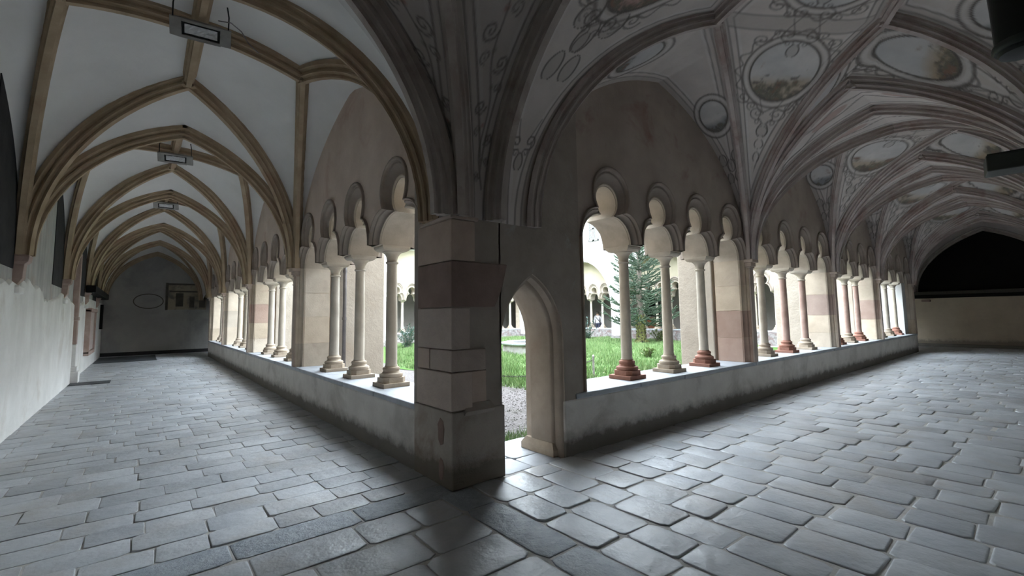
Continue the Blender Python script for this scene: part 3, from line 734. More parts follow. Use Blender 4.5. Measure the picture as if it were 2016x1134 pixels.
# ---- painting on the webs
BASE = np.array((0.64, 0.575, 0.535)); LINE = np.array((0.115, 0.10, 0.09)); BAND = np.array((0.44, 0.395, 0.36)); PALE = np.array((0.70, 0.66, 0.635)); RED = np.array((0.36, 0.15, 0.105))
GREEN = np.array((0.20, 0.21, 0.15)); OCHRE = np.array((0.40, 0.27, 0.13)); GREYB = np.array((0.34, 0.37, 0.39))
def smooth_noise(s, w, sc, seed):
    r = np.random.RandomState(seed); out = np.zeros_like(s); amp = 1.0; tot = 0
    for o in range(4):
        for k in range(4):
            a = r.uniform(0, 2 * pi); f = sc * 2 ** o * r.uniform(0.7, 1.3); ph = r.uniform(0, 6.28)
            out += amp * np.sin(f * (s * math.cos(a) + w * math.sin(a)) + ph) / 4
        tot += amp; amp *= 0.6
    return out / tot
def lay(c, m, col): return c * (1 - m[..., None]) + np.asarray(col) * m[..., None]
def band(x, w, f=0.012): return np.clip((w - np.abs(x)) / f + 0.5, 0, 1)
def inside(x, f=0.012): return np.clip(-x / f + 0.5, 0, 1)
def spiral(s, w, cs, cw, R, turns, flip, th):
    ds, dw = s - cs, (w - cw) * flip; r = np.hypot(ds, dw); a = np.mod(np.arctan2(dw, ds), 2 * pi); m = np.zeros_like(s)
    for k in range(int(turns) + 1):
        rho = R * (a + 2 * pi * k) / (2 * pi * turns); m = np.maximum(m, band(r - rho, th) * (rho <= R))
    return m
def drop(s, w, cs, cw, R, L):
    """outline of a hanging tear drop: round end toward -s"""
    x = (s - cs) / L; prof = R * np.sqrt(np.clip(x, 0, 1)) * np.clip(1 - x, 0, 1) ** 0.6 * 2.2
    return (np.abs(w - cw) - prof) + 0.2 * ((x < 0) | (x > 1))
def oval(c, s, w, cs, cw, a, b, seed, tint):
    q = np.hypot((s - cs) / a, (w - cw) / b); d = (q - 1) * min(a, b)
    c = lay(c, inside(d - 0.10) * 0.55, BAND)
    c = lay(c, band(d - 0.10, 0.014) * 0.8, LINE); c = lay(c, band(d - 0.055, 0.018) * 0.7, PALE)
    ins = inside(d); n = smooth_noise(s - cs, w - cw, 5.0, seed); n2 = smooth_noise(s - cs, w - cw, 14.0, seed + 1)
    sky = PALE + (GREYB - PALE) * np.clip(0.25 + 0.5 * n, 0, 1)[..., None]
    c = c * (1 - ins[..., None]) + sky * ins[..., None]
    g = -(s - cs) / a + 0.35 * n                        # landscape toward the springing
    c = lay(c, ins * np.clip((g - 0.15) * 3, 0, 1) * 0.75, tint)
    c = lay(c, ins * np.clip((g + 0.1 + 1.1 * n2 - 0.55) * 3.5, 0, 1) * 0.85, GREEN * 0.6)
    c = lay(c, ins * np.clip((n2 - 0.30 + 0.3 * g) * 4, 0, 1) * 0.55, RED * 0.8)
    c = lay(c, ins * np.clip((smooth_noise(s - cs, w - cw, 26.0, seed + 2) + 0.5 * g - 0.42) * 5, 0, 1) * 0.8, LINE)
    return lay(c, band(d, 0.014), LINE)
def ornament(c, s, w, cs, cw, sc, lines=LINE, al=0.85):
    th = 0.011
    for f in (-1, 1):
        c = lay(c, spiral(s, w, cs, cw + f * 0.14 * sc, 0.12 * sc, 1.6, f, th) * al, lines)
        c = lay(c, spiral(s, w, cs - 0.16 * sc, cw + f * 0.10 * sc, 0.07 * sc, 1.4, -f, th) * al * 0.8, lines)
        c = lay(c, band(w - cw - f * (0.05 + 0.35 * np.clip(s - cs, 0, 1) ** 0.8), th) * (s > cs) * (s < cs + 0.34 * sc) * al * 0.7, lines)
    d = drop(s, w, cs - 0.42 * sc, cw, 0.075 * sc, 0.26 * sc)
    c = lay(c, inside(d) * 0.4, BAND * 0.8); c = lay(c, band(d, th) * al, lines)
    return c
def festoon(c, s, w, cs, cw, sc):
    for (o, l, R, L) in ((0, 0, 0.10, 0.36), (-0.30, 0.12, 0.09, 0.30), (-0.30, -0.12, 0.09, 0.30), (0.22, 0.2, 0.11, 0.34), (0.22, -0.2, 0.11, 0.34)):
        d = drop(s, w, cs + o * sc, cw + l * sc, R * sc, L * sc)
        c = lay(c, inside(d) * 0.45, BAND * 0.85); c = lay(c, band(d, 0.014) * 0.9, LINE)
    return c
def flourish(c, s, w, cs, a, b, sc=1.0):
    for fs in (-1, 1):
        for fw_ in (-1, 1):
            c = lay(c, spiral(s, w, cs + fs * a * 0.98, fw_ * b * 0.98, 0.13 * sc, 1.8, fs * fw_, 0.013) * 0.75, LINE)
            c = lay(c, spiral(s, w, cs + fs * a * 1.22, fw_ * b * 0.62, 0.09 * sc, 1.5, -fs * fw_, 0.012) * 0.7, LINE)
            q = np.hypot((s - cs) / (a + 0.19), w / (b + 0.17)); d = (q - 1) * b
            c = lay(c, band(d + 0.03 * np.sin(14 * np.arctan2(w, s - cs)), 0.010) * 0.28, LINE)
    return c
def paint(style, s, w, hw, L, seed, al=1.0):
    """s: metres along the panel axis, w: metres across, hw: half width there"""
    c = np.broadcast_to(BASE, s.shape + (3,)).copy()
    n = smooth_noise(s, w, 1.8, seed)
    c = c * (1 + 0.12 * n)[..., None]
    e = hw - np.abs(w)
    c = lay(c, inside(e - 0.11) * 0.6, BAND)
    c = lay(c, band(e - 0.20, 0.013) * 0.65, LINE); c = lay(c, band(e - 0.235, 0.02) * 0.6, PALE); c = lay(c, band(e - 0.115, 0.012) * 0.6, LINE)
    if style == 'lozenge':
        mid = L / 2
        c = lay(c, band(s - mid, 0.13) * inside(0.12 - e) * 0.55, BAND)
        for k in (-0.14, 0.14): c = lay(c, band(s - mid - k, 0.014) * inside(0.12 - e) * 0.8, LINE)
        for f in (-1, 1):
            m = np.where(f > 0, s, L - s)
            c = flourish(c, m, w, mid - 0.92, 0.60, 0.46)
            c = oval(c, m, w, mid - 0.92, 0.0, 0.60, 0.46, seed + 5 + f, OCHRE * 0.9 + 0.1)
            c = ornament(c, m, w, mid - 1.78, 0.0, 1.15)
            c = ornament(c, m, w, mid - 0.22, 0.0, 1.0)
            for k in range(4): c = lay(c, band(drop(m, w, mid - 2.75 + 0.26 * k, 0, 0.05 + 0.02 * k, 0.2), 0.011) * 0.85, LINE)
    elif style == 'cell':
        for f in (-1, 1):
            m = np.where(f > 0, s, L - s)
            c = oval(c, m, w, L * 0.36, 0.0, 0.34, 0.26, seed + 9 + f, GREYB * 0.5)
            c = festoon(c, m, w, L * 0.21, 0.0, 0.75)
            c = lay(c, band(drop(m, w, L * 0.10, 0, 0.06, 0.3), 0.011) * 0.8, LINE)
    elif style == 'side':
        for f in (-1, 1):
            m = np.where(f > 0, s, L - s)
            c = flourish(c, m, w, L * 0.40, 0.52, 0.30, 0.8)
            c = oval(c, m, w, L * 0.40, 0.0, 0.52, 0.30, seed + 3 + f, OCHRE)
            c = ornament(c, m, w, L * 0.27, 0.0, 0.9)
            c = festoon(c, m, w, L * 0.16, 0.0, 0.5)
    elif style == 'entry':
        for f in (-1, 1):
            m = np.where(f > 0, s, L - s)
            c = flourish(c, m, w, L * 0.44, 0.66, 0.42)
            c = oval(c, m, w, L * 0.44, 0.0, 0.66, 0.42, seed + 3 + f, RED * 1.1 + 0.05)
            c = festoon(c, m, w, L * 0.27, 0.0, 1.15)
            c = ornament(c, m, w, L * 0.33, 0.0, 1.0)
            c = ornament(c, m, w, L * 0.125, 0.0, 0.75)
    elif style == 'thin':
        for f in (-1, 1):
            m = np.where(f > 0, s, L - s)
            c = lay(c, band(np.abs(w) - 0.10 - 0.04 * np.sin(m * 9), 0.011) * inside(0.12 - e) * 0.7, LINE)
            c = lay(c, inside(np.hypot((m - L * 0.42) / 0.3, w / 0.1) - 1, 0.1) * 0.6, RED * 0.8 + 0.08)
    elif style == 'arabesque':
        c = c * 0.80
        for k in range(9):
            cs = 0.45 + k * 0.34; f = 1 if k % 2 else -1; sc = min(1.0, 0.35 + 0.10 * k)
            c = lay(c, spiral(s, w, cs, f * 0.13 * sc, 0.13 * sc, 1.7, f, 0.011) * 0.8, LINE)
            c = lay(c, spiral(s, w, cs + 0.12, -f * 0.16 * sc, 0.10 * sc, 1.5, -f, 0.010) * 0.7, LINE)
            c = lay(c, inside(np.hypot(s - cs - 0.15, (w + f * 0.02)) - 0.045 * sc, 0.02) * 0.6, RED if k % 3 == 1 else GREEN)
        c = lay(c, band(w - 0.03 * np.sin(s * 7), 0.010) * (s > 0.3) * 0.7, LINE)
    return np.clip(c, 0.02, 0.9)

def grid_mesh(name, P, mat, parent, style=None, S=None, Wd=None, HW=None, Lc=None, seed=1):
    nu, nv = P.shape[:2]
    v = P.reshape(-1, 3)
    idx = np.arange(nu * nv).reshape(nu, nv)
    f = np.stack([idx[:-1, :-1], idx[1:, :-1], idx[1:, 1:], idx[:-1, 1:]], -1).reshape(-1, 4)
    me = bpy.data.meshes.new(name)
    me.vertices.add(len(v)); me.vertices.foreach_set('co', v.astype(np.float32).ravel())
    me.loops.add(len(f) * 4); me.loops.foreach_set('vertex_index', f.astype(np.int32).ravel())
    me.polygons.add(len(f)); me.polygons.foreach_set('loop_start', np.arange(0, len(f) * 4, 4, dtype=np.int32))
    me.update(calc_edges=True); me.validate()
    if style:
        col = paint(style, S, Wd, HW, Lc, seed).reshape(-1, 3)
        at = me.color_attributes.new('pigment', 'FLOAT_COLOR', 'POINT')
        at.data.foreach_set('color', np.concatenate([col, np.ones((len(col), 1))], 1).astype(np.float32).ravel())
    return link(name, me, mat, parent, smooth=True)

def ruled(c1, c2, mat, parent, style=None, step=0.2, seed=1, rise=0.0):
    L = max(sum((b - a).length for a, b in zip(c, c[1:])) for c in (c1, c2))
    nu = max(24, int(L / step)); A_ = resample(c1, nu); B2 = resample(c2, nu)
    wid = np.linalg.norm(A_ - B2, axis=1); nv = max(5, int(wid.max() / step) + 1)
    k = np.linspace(0, 1, nv)
    P = A_[:, None] * (1 - k)[None, :, None] + B2[:, None] * k[None, :, None]
    P[..., 2] += (rise * (wid / max(wid.max(), 1e-6))[:, None] * (4 * k * (1 - k))[None])
    mid = P[:, nv // 2]; s = np.concatenate([[0], np.cumsum(np.linalg.norm(np.diff(mid, axis=0), axis=1))])
    S = np.broadcast_to(s[:, None], (nu, nv)); HW = np.broadcast_to((wid / 2)[:, None], (nu, nv)); Wd = HW * (2 * k - 1)[None]
    return grid_mesh('vault_panel', P, mat, parent, style, S, Wd, HW, s[-1], seed)

def coons(ca, cb, cc, cd_, mat, parent, style=None, step=0.2, seed=1, rise=0.0):
    """ca: P00->P10, cb: P10->P11, cc: P01->P11, cd_: P00->P01"""
    La = max(sum((b - a).length for a, b in zip(c, c[1:])) for c in (ca, cc)); Lb = max(sum((b - a).length for a, b in zip(c, c[1:])) for c in (cb, cd_))
    nu, nv = max(14, int(La / step)), max(14, int(Lb / step))
    if style: nu = nv = max(nu, nv)
    A_, C2 = resample(ca, nu), resample(cc, nu); D2, B2 = resample(cd_, nv), resample(cb, nv)
    u = np.linspace(0, 1, nu)[:, None, None]; v = np.linspace(0, 1, nv)[None, :, None]
    P = (1 - v) * A_[:, None] + v * C2[:, None] + (1 - u) * D2[None] + u * B2[None] - ((1 - u) * (1 - v) * A_[0] + u * (1 - v) * A_[-1] + (1 - u) * v * C2[0] + u * v * C2[-1])
    P[..., 2] += rise * 16 * (u * (1 - u) * v * (1 - v))[..., 0]
    if style:
        n = nu; a = np.add.outer(np.arange(n), np.arange(n)); diag = P[np.arange(n), np.arange(n)]
        sd = np.concatenate([[0], np.cumsum(np.linalg.norm(np.diff(diag, axis=0), axis=1))])
        S = np.interp(a / 2.0, np.arange(n), sd)
        ctr = np.stack([np.interp(a / 2.0, np.arange(n), diag[:, k]) for k in range(3)], -1)
        sg = np.sign(np.subtract.outer(np.arange(n), np.arange(n)))
        Wd = np.linalg.norm(P - ctr, axis=-1) * sg
        hwa = {}
        HW = np.zeros_like(S)
        for q in range(2 * n - 1):
            i = np.arange(max(0, q - n + 1), min(n, q + 1)); j = q - i
            hw_ = np.abs(Wd[i, j])
            for sgn in (-1, 1):
                mk = (sg[i, j] == sgn) | (sg[i, j] == 0)
                if mk.any(): HW[i[mk], j[mk]] = max(hw_[mk].max(), 1e-3)
        return grid_mesh('vault_panel', P, mat, parent, style, S, Wd, HW, sd[-1], seed)
    return grid_mesh('vault_panel', P, mat, parent)

Z0 = 2.56
def arch(Sp, Tp, za, thm=70):
    m = ((Sp[0] + Tp[0]) / 2, (Sp[1] + Tp[1]) / 2, za)
    a = curve2(Sp, m, thm); b = curve2(Tp, m, thm)
    return a, b, a + b[::-1][1:]

# ---- left wing: white four-point star vaults with brown ribs
VL = empty('ceiling'); tag(VL, 'white plastered star vault with brown stone ribs', 'ceiling', kind='structure')
PLY = [0.32, 5.74, 10.68, 15.78, 20.12]
XS, XT, XM = 0.02, -WL + 0.02, -1.86
Sl = lambda k: (XS, PLY[k], Z0); Tl = lambda k: (XT, PLY[k], Z0)
for k, y in enumerate(PLY):
    a, b, ab = arch(Sl(k), Tl(k), 4.90)
    if k > 0: rib(a, M['rib_l'], VL, 0.84); rib(b, M['rib_l'], VL, 0.84)
for k in range(4):
    y0, y1 = PLY[k], PLY[k + 1]; yc = 2.92 if k == 0 else (y0 + y1) / 2; zc = 5.30; zj = 5.08; xj = 1.22
    C0 = (XM, yc, zc); B0 = (XM, y0 + (1.60 if k == 0 else 1.17), zc); B1 = (XM, y1 - 1.17, zc); JR = (XM + xj, yc, zj); JL = (XM - xj, yc, zj + 0.12)
    sides = {}
    for nm, S0, S1, J, xw in (('R', Sl(k), Sl(k + 1), JR, 0.06), ('L', Tl(k), Tl(k + 1), JL, -WL - 0.02)):
        c0 = curve2(S0, J, 82); c1 = curve2(S1, J, 82)
        rib(c0, M['rib_l'], VL, 0.84); rib(c1, M['rib_l'], VL, 0.84)
        w0 = curve2((xw, y0, Z0), (xw, yc, 5.0), 72); w1 = curve2((xw, y1, Z0), (xw, yc, 5.0), 72)
        ruled(c0 + c1[::-1][1:], w0 + w1[::-1][1:], M['white_vault'], VL)
        sides[nm] = (c0, c1)
    jc = {'R': line2(JR, C0, 0.05), 'L': line2(JL, C0, 0.05)}
    for q in 'RL': rib(jc[q], M['rib_l'], VL, 0.84)
    bc0, bc1 = line2(B0, C0), line2(B1, C0)
    rib(bc0, M['rib_l'], VL, 0.84); rib(bc1, M['rib_l'], VL, 0.84)
    for end, Bp, bc, Sx, Tx in ((0, B0, bc0, Sl(k), Tl(k)), (1, B1, bc1, Sl(k + 1), Tl(k + 1))):
        sb, tb = curve2(Sx, Bp, 70), curve2(Tx, Bp, 70)
        rib(sb, M['rib_l'], VL, 0.84); rib(tb, M['rib_l'], VL, 0.84)
        coons(sides['R'][end], jc['R'], bc, sb, M['white_vault'], VL, rise=0.04)
        coons(sides['L'][end], jc['L'], bc, tb, M['white_vault'], VL, rise=0.04)
        _, _, ab = arch(Sx, Tx, 4.90)
        ruled(sb + tb[::-1][1:], ab, M['white_vault'], VL)
# far corner bay of the left wing
_, _, ab = arch(Sl(4), Tl(4), 4.90)
ea, eb, eab = arch((XS + 0.02, END_Y - 0.04, Z0), (XT - 0.02, END_Y - 0.04, Z0), 4.85)
ruled(ab, eab, M['white_vault'], VL, rise=0.25); rib(ea, M['rib_l'], VL, 0.84); rib(eb, M['rib_l'], VL, 0.84)
mxe = (XM, (PLY[4] + END_Y) / 2, 5.2)
for q in (Sl(4), Tl(4), (XS, END_Y - 0.05, Z0), (XT, END_Y - 0.05, Z0)): rib(curve2(q, mxe, 74), M['rib_l'], VL, 0.84)

# ---- right wing: painted net vaults with red ribs
VR = empty('ceiling'); tag(VR, 'vault painted with ovals and scrolls between reddish ribs', 'ceiling', kind='structure')
PRX = [1.00, 6.46, 11.24, 15.50, 20.35]
YS, YT, YM = 0.02, -WR + 0.02, -1.99
Sr = lambda k: (PRX[k], YS, Z0); Tr = lambda k: (PRX[k], YT, Z0)
for k in range(4):
    x0, x1 = PRX[k], PRX[k + 1]; D = x1 - x0; st = 0.022 if k == 0 else (0.03 if k == 1 else 0.05)
    J = (x0 + 0.343 * D, YM + 0.70, 5.12); Jp = (x0 + 0.61 * D, YM - 0.57, 5.04)
    B1 = (x1 - 1.25, YM, 4.78); B0 = (x0 + 1.25, YM, 4.78)
    sj0, sj1, tj0 = curve2(Sr(k), J, 80), curve2(Sr(k + 1), J, 80), curve2(Tr(k), J, 82)
    tp0, tp1, sp1 = curve2(Tr(k), Jp, 80), curve2(Tr(k + 1), Jp, 80), curve2(Sr(k + 1), Jp, 82)
    for c in (sj0, sj1, tj0, tp0, tp1, sp1): rib(c, M['rib_r'], VR, 0.66)
    sb1, tb1 = curve2(Sr(k + 1), B1, 74), curve2(Tr(k + 1), B1, 74)
    rib(sb1, M['rib_r'], VR, 0.66); rib(tb1, M['rib_r'], VR, 0.66)
    a1, b1, ab1 = arch(Sr(k + 1), Tr(k + 1), 4.76)
    rib(a1, M['rib_r'], VR, 0.66); rib(b1, M['rib_r'], VR, 0.66)
    coons(sj1, tj0[::-1], tp0[::-1], sp1, M['painted'], VR, 'lozenge', st, 11 + k)
    for S0, S1, cc0, cc1, yw in ((Sr(k), Sr(k + 1), sj0, sj1, 0.06), (Tr(k), Tr(k + 1), tp0, tp1, -WR - 0.02)):
        xc = (x0 + x1) / 2
        w0 = curve2((x0, yw, Z0), (xc, yw, 5.12), 74); w1 = curve2((x1, yw, Z0), (xc, yw, 5.12), 74)
        ruled(cc0 + cc1[::-1][1:], w0 + w1[::-1][1:], M['painted'], VR, 'cell', st, 21 + k)
    ruled(sp1 + tp1[::-1][1:], sb1 + tb1[::-1][1:], M['painted'], VR, 'side', st, 31 + k)
    ruled(sb1 + tb1[::-1][1:], ab1, M['painted'], VR, 'thin', st, 41 + k)
    if k == 0:
        xa = 0.50
        _, _, ab0 = arch((xa, YS, Z0), (xa, YT, Z0), 5.0)
        ruled(sj0 + tj0[::-1][1:], ab0, M['painted'], VR, 'entry', st, 51)
    else:
        sb0, tb0 = curve2(Sr(k), B0, 74), curve2(Tr(k), B0, 74)
        rib(sb0, M['rib_r'], VR, 0.66); rib(tb0, M['rib_r'], VR, 0.66)
        _, _, ab0 = arch(Sr(k), Tr(k), 4.76)
        ruled(sj0 + tj0[::-1][1:], sb0 + tb0[::-1][1:], M['painted'], VR, 'side', st, 61 + k)
        ruled(sb0 + tb0[::-1][1:], ab0, M['painted'], VR, 'thin', st, 71 + k)
_, _, ab = arch(Sr(4), Tr(4), 4.76)
ea, eb, eab = arch((END_X + 0.1, 0.62, 2.3), (END_X + 0.1, -WR + 0.02, 2.3), 4.90, 62)
ruled(ab, eab, M['painted'], VR, 'thin', 0.06, 91, rise=0.2); rib(ea, M['rib_c'], VR, 0.7); rib(eb, M['rib_c'], VR, 0.7)
mxe = ((PRX[4] + END_X) / 2, YM, 5.15)
for q in (Sr(4), Tr(4)): rib(curve2(q, mxe, 74), M['rib_c'], VR, 0.7)

# ---- corner bay
VC = empty('ceiling'); tag(VC, 'dark arabesque-painted vault above the corner where the galleries meet', 'ceiling', kind='structure')
CZ = 5.35; CC = (-1.72, -2.1, CZ)
lS, lT = (0.0, 0.02, Z0), (-WL + 0.02, 0.02, Z0); rS, rT = (0.50, 0.02, Z0), (0.50, -WR + 0.02, Z0); kT = (-WL + 0.02, -WR + 0.02, Z0); dS = (0.16, 0.02, Z0)
la, lb, lab = arch(lS, lT, 5.0); ra, rb, rab = arch(rS, rT, 5.0)
for c in (la, lb, ra, rb): rib(c, M['rib_c'], VC, 0.92)
dg = [curve2(q, CC, 76) for q in (dS, (-WL + 0.02, 0.0, Z0), (0.45, -WR + 0.02, Z0), kT)]
for c in dg: rib(c, M['rib_c'], VC, 0.9)
def half(c1, c2, st, seed, style='arabesque'): ruled(c1, c2, M['painted'], VC, style, st, seed)
ra_mid = line2(rab[len(ra) - 1], CC, 0.05); la_mid = line2(lab[len(la) - 1], CC, 0.05)
half(dg[0] , la + la_mid[1:], 0.025, 81); half(dg[0], ra + ra_mid[1:], 0.025, 83)
half(dg[1], lb + la_mid[1:], 0.06, 84); half(dg[2], rb + ra_mid[1:], 0.06, 85)
wl_a = curve2(lT, (-WL + 0.0, -1.99, 5.0), 74); wl_b = curve2(kT, (-WL, -1.99, 5.0), 74); wl_m = line2((-WL, -1.99, 5.0), CC, 0.05)
half(dg[1], wl_a + wl_m[1:], 0.1, 86); half(dg[3], wl_b + wl_m[1:], 0.1, 87)
wr_a = curve2(rT, (-1.86, -WR, 5.0), 74); wr_b = curve2(kT, (-1.86, -WR, 5.0), 74); wr_m = line2((-1.86, -WR, 5.0), CC, 0.05)
half(dg[2], wr_a + wr_m[1:], 0.1, 88); half(dg[3], wr_b + wr_m[1:], 0.1, 89)
# plain web between the left corner arch and the first white bay is closed by that bay's own panel
_, _, ab0 = arch(Sl(0), Tl(0), 4.90)
ruled(ab0, lab, M['white_vault'], VL)

# ================================================================== FLOORS OVER THE VAULTS, UPPER FACADES
VF = empty('ceiling'); tag(VF, 'plain low ceilings of the two far galleries across the garth', 'ceiling', kind='structure')
mb = MB(); mb.box((G + BACK - 0.02, 1.3, 4.7), (END_X, END_Y, 5.40)); mb.build('ceiling_slab', M['lunette_r'], VF)
mb = MB(); mb.box((0.8, G + BACK - 0.02, 4.7), (G + BACK - 0.03, END_Y, 5.40)); mb.build('ceiling_slab', M['lunette_r'], VF)
RF = empty('roof'); tag(RF, 'floor slabs and upper storeys above the four galleries', 'roof', kind='structure')
mb = MB()
mb.box((-WL - 0.4, -WR - 0.4, 5.45), (BACK, END_Y + 0.4, 5.65)); mb.box((BACK, -WR - 0.4, 5.45), (END_X + 0.4, BACK, 5.65))
mb.box((G, BACK, 5.45), (END_X + 0.4, END_Y + 0.4, 5.65)); mb.box((BACK, G, 5.45), (G, END_Y + 0.4, 5.65))
mb.build('slab', M['white_vault'], RF)
def recess_wall(T, piers, d0, d1, ztop, mat, parent, zsp=4.1, zap=5.6, hw=0.33):
    """upper wall carried by round arches between the buttresses"""
    for a, b in zip(piers, piers[1:]):
        x0, x1 = a + hw, b - hw; n = 18; cx = (x0 + x1) / 2; w = (x1 - x0) / 2
        arcp = [(cx - w * math.cos(pi * k / n), zsp + (zap - zsp) * math.sin(pi * k / n)) for k in range(n + 1)]
        mb = MB(); o = 0
        R = []
        for d in (d0, d1):
            R.append([T(x_, d, z_) for x_, z_ in arcp])
        mb.rings(R, False)
        for d in (d0, d1):
            vs_ = [T(x_, d, z_) for x_, z_ in arcp] + [T(x_, d, ztop) for x_, z_ in arcp]
            m_ = n + 1
            mb.add(vs_, [(k, k + 1, m_ + k + 1, m_ + k) for k in range(n)])
        mb.build('upper_wall', mat, parent)
    for p in piers:
        mb = MB(); mb.box((p - hw, d0, zsp - 0.02), (p + hw, d1, ztop), T); mb.build('upper_wall', mat, parent)
PIER_R = [s[0] for s in SUP_R][1:] + [20.3]; PIER_L = [s[0] for s in SUP_L][1:] + [20.1]
U1 = empty('wall_upper_right'); tag(U1, 'upper garth wall above the painted gallery', 'wall', kind='structure')
recess_wall(TR, [0.4] + PIER_R, BACK, 1.36, 9.5, M['facade'], U1)
U2 = empty('wall_upper_left'); tag(U2, 'upper garth wall above the white-vaulted gallery', 'wall', kind='structure')
recess_wall(TL, [0.4] + PIER_L, BACK, 1.72, 9.5, M['facade'], U2)
U3 = empty('wall_upper_far_right'); tag(U3, 'white upper facade behind the spiky tree', 'wall', kind='structure')
recess_wall(TE, [2.2, 7.8, 13.42, 19.0], BACK, 1.5, 11.5, M['facade'], U3, 2.2, 5.0)
for q in ((0.2, 1.9), (19.3, 20.4)): mb = MB(); mb.box((q[0], BACK, 0), (q[1], 1.5, 11.5), TE); mb.build('upper_wall', M['facade'], U3)
U4 = empty('wall_upper_far_left'); tag(U4, 'white upper facade across the garth', 'wall', kind='structure')
recess_wall(TN, [2.0, 7.6, 13.2, 18.3], BACK, 1.5, 11.5, M['facade'], U4, 4.05, 5.7)
for q in ((0.2, 1.7), (18.6, 20.4)): mb = MB(); mb.box((q[0], BACK, 3.9), (q[1], 1.5, 11.5), TN); mb.build('upper_wall', M['facade'], U4)
def buttress(T, c, depth, label, mat, hw=0.30, foot=True, top=4.08):
    t = empty('buttress'); tag(t, label, 'buttress', 'buttresses around the garth', kind='structure')
    mb = MB(); mb.box((c - hw, BACK - 0.02, -0.3), (c + hw, depth, top), T); mb.build('shaft', mat, t, bevel=0.02)
    if foot:
        mb = MB(); mb.box((c - hw - 0.04, BACK, -0.3), (c + hw + 0.04, depth + 0.06, 0.32), T); mb.build('footing', M['rubble'], t, bevel=0.03)
for i, c in enumerate(PIER_R[:4]): buttress(TR, c + 0.08, 1.36, 'cream buttress outside the painted gallery, %s from the doorway' % ORD[i], M['buttress'])
for i, c in enumerate(PIER_L[:4]): buttress(TL, c + 0.10, 1.73, 'cream buttress outside the white-vaulted gallery, %s from the corner' % ORD[i], M['buttress'])
for i, c in enumerate((2.2, 7.8, 13.42, 19.0)): buttress(TE, c, 1.5, 'white buttress under the far facade behind the tree, %s along' % ORD[i], M['facade'], top=2.18)
for i, c in enumerate((2.0, 7.6, 13.2, 18.3)): buttress(TN, c, 1.5, 'white buttress under the far facade facing the doorway, %s along' % ORD[i], M['facade'], top=4.03)

# shuttered window in the far facade
def shutter_window(T, s, z, d, label):
    t = empty('window_1'); tag(t, label, 'window', kind='structure')
    mb = MB(); mb.box((s - 0.42, d, z - 0.82), (s + 0.42, d + 0.03, z + 0.82), T); mb.build('window_frame', M['shutter'], t)
    for sg in (-1, 1):
        p = empty('shutter'); p.parent = t
        a, b = (s - 0.39, s - 0.02) if sg < 0 else (s + 0.02, s + 0.39)
        mb = MB()
        mb.box((a, d + 0.03, z - 0.79), (a + 0.055, d + 0.07, z + 0.79), T); mb.box((b - 0.055, d + 0.03, z - 0.79), (b, d + 0.07, z + 0.79), T)
        for zz in (-0.79, -0.04, 0.71): mb.box((a, d + 0.03, z + zz), (b, d + 0.07, z + zz + 0.08), T)
        mb.build('stile', M['shutter'], p)
        for k in range(18):
            zz = z - 0.69 + k * 0.079
            if abs(zz - z) < 0.07: continue
            mb = MB(); mb.box((a + 0.055, d + 0.035, zz), (b - 0.055, d + 0.055, zz + 0.042), T); mb.build('slat', M['shutter'], p)
    return t
shutter_window(TE, 14.87, 6.95, 1.5, 'window with closed grey louvred shutters in the far facade')

# far gallery: wooden chest-like door leaf glimpsed behind the tree
DO = empty('wooden_chest', (END_X - 0.42, 13.7, 0)); tag(DO, 'orange-brown wooden cabinet in the far gallery behind the tree', 'cabinet')
mb = MB(); mb.box((-0.22, -0.44, 0.0), (0.22, 0.44, 1.32)); mb.build('body', M['wood_door'], DO, bevel=0.02)
for sg in (-1, 1):
    mb = MB(); mb.box((-0.245, min(0.02 * sg, 0.41 * sg), 0.08), (-0.22, max(0.02 * sg, 0.41 * sg), 1.26)); mb.build('door', M['wood_door'], DO, bevel=0.01)
mb = MB(); mb.box((-0.27, -0.48, 1.32), (0.24, 0.48, 1.40)); mb.build('cornice', M['beam'], DO, bevel=0.02)
mb = MB(); mb.box((-0.06, -0.8, 0.0), (0.0, 0.8, 2.7)); o = mb.build('door_2', M['dark_wood'], None, bevel=0.01, loc=(END_X - 0.04, 14.1, 0)); tag(o, 'dark closed door leaf behind the orange-brown cabinet', 'door', kind='structure')

# ================================================================== GARTH
GR = empty('ground'); tag(GR, 'garth ground with gravel walk around the lawn', 'ground', kind='structure')
mb = MB(); mb.box((BACK - 0.1, BACK - 0.1, -0.5), (G + 0.1, G + 0.1, -0.12)); mb.build('gravel_walk', M['gravel'], GR)
mb = MB(); mb.box((-12, -12, -0.9), (34, 34, -0.51)); mb.build('bedrock', M['mortar'], GR)
mb = MB(); n = 40
ga = []
for i in range(n + 1):
    for j in range(n + 1):
        x_ = 4.6 + (G - 0.2 - 4.6) * i / n; y_ = 4.2 + (G - 0.2 - 4.2) * j / n
        edge = min(i, j, n - i, n - j)
        ga.append((x_ + (0.25 * math.sin(y_ * 1.7) if edge == 0 else 0), y_ + (0.25 * math.sin(x_ * 1.3 + 1) if edge == 0 else 0), -0.125 + min(1, edge / 2) * 0.05 + 0.02 * math.sin(x_ * 1.1) * math.cos(y_ * 0.9) + 0.15 * max(0, (x_ + y_ - 14) / 22)))
fa = [(i * (n + 1) + j, (i + 1) * (n + 1) + j, (i + 1) * (n + 1) + j + 1, i * (n + 1) + j + 1) for i in range(n) for j in range(n)]
mb.add(ga, fa); LAWN = mb.build('lawn_soil', M['earth'], GR, smooth=True)
def lawn_z(x_, y_): return -0.075 + 0.02 * math.sin(x_ * 1.1) * math.cos(y_ * 0.9) + 0.15 * max(0, (x_ + y_ - 14) / 22)
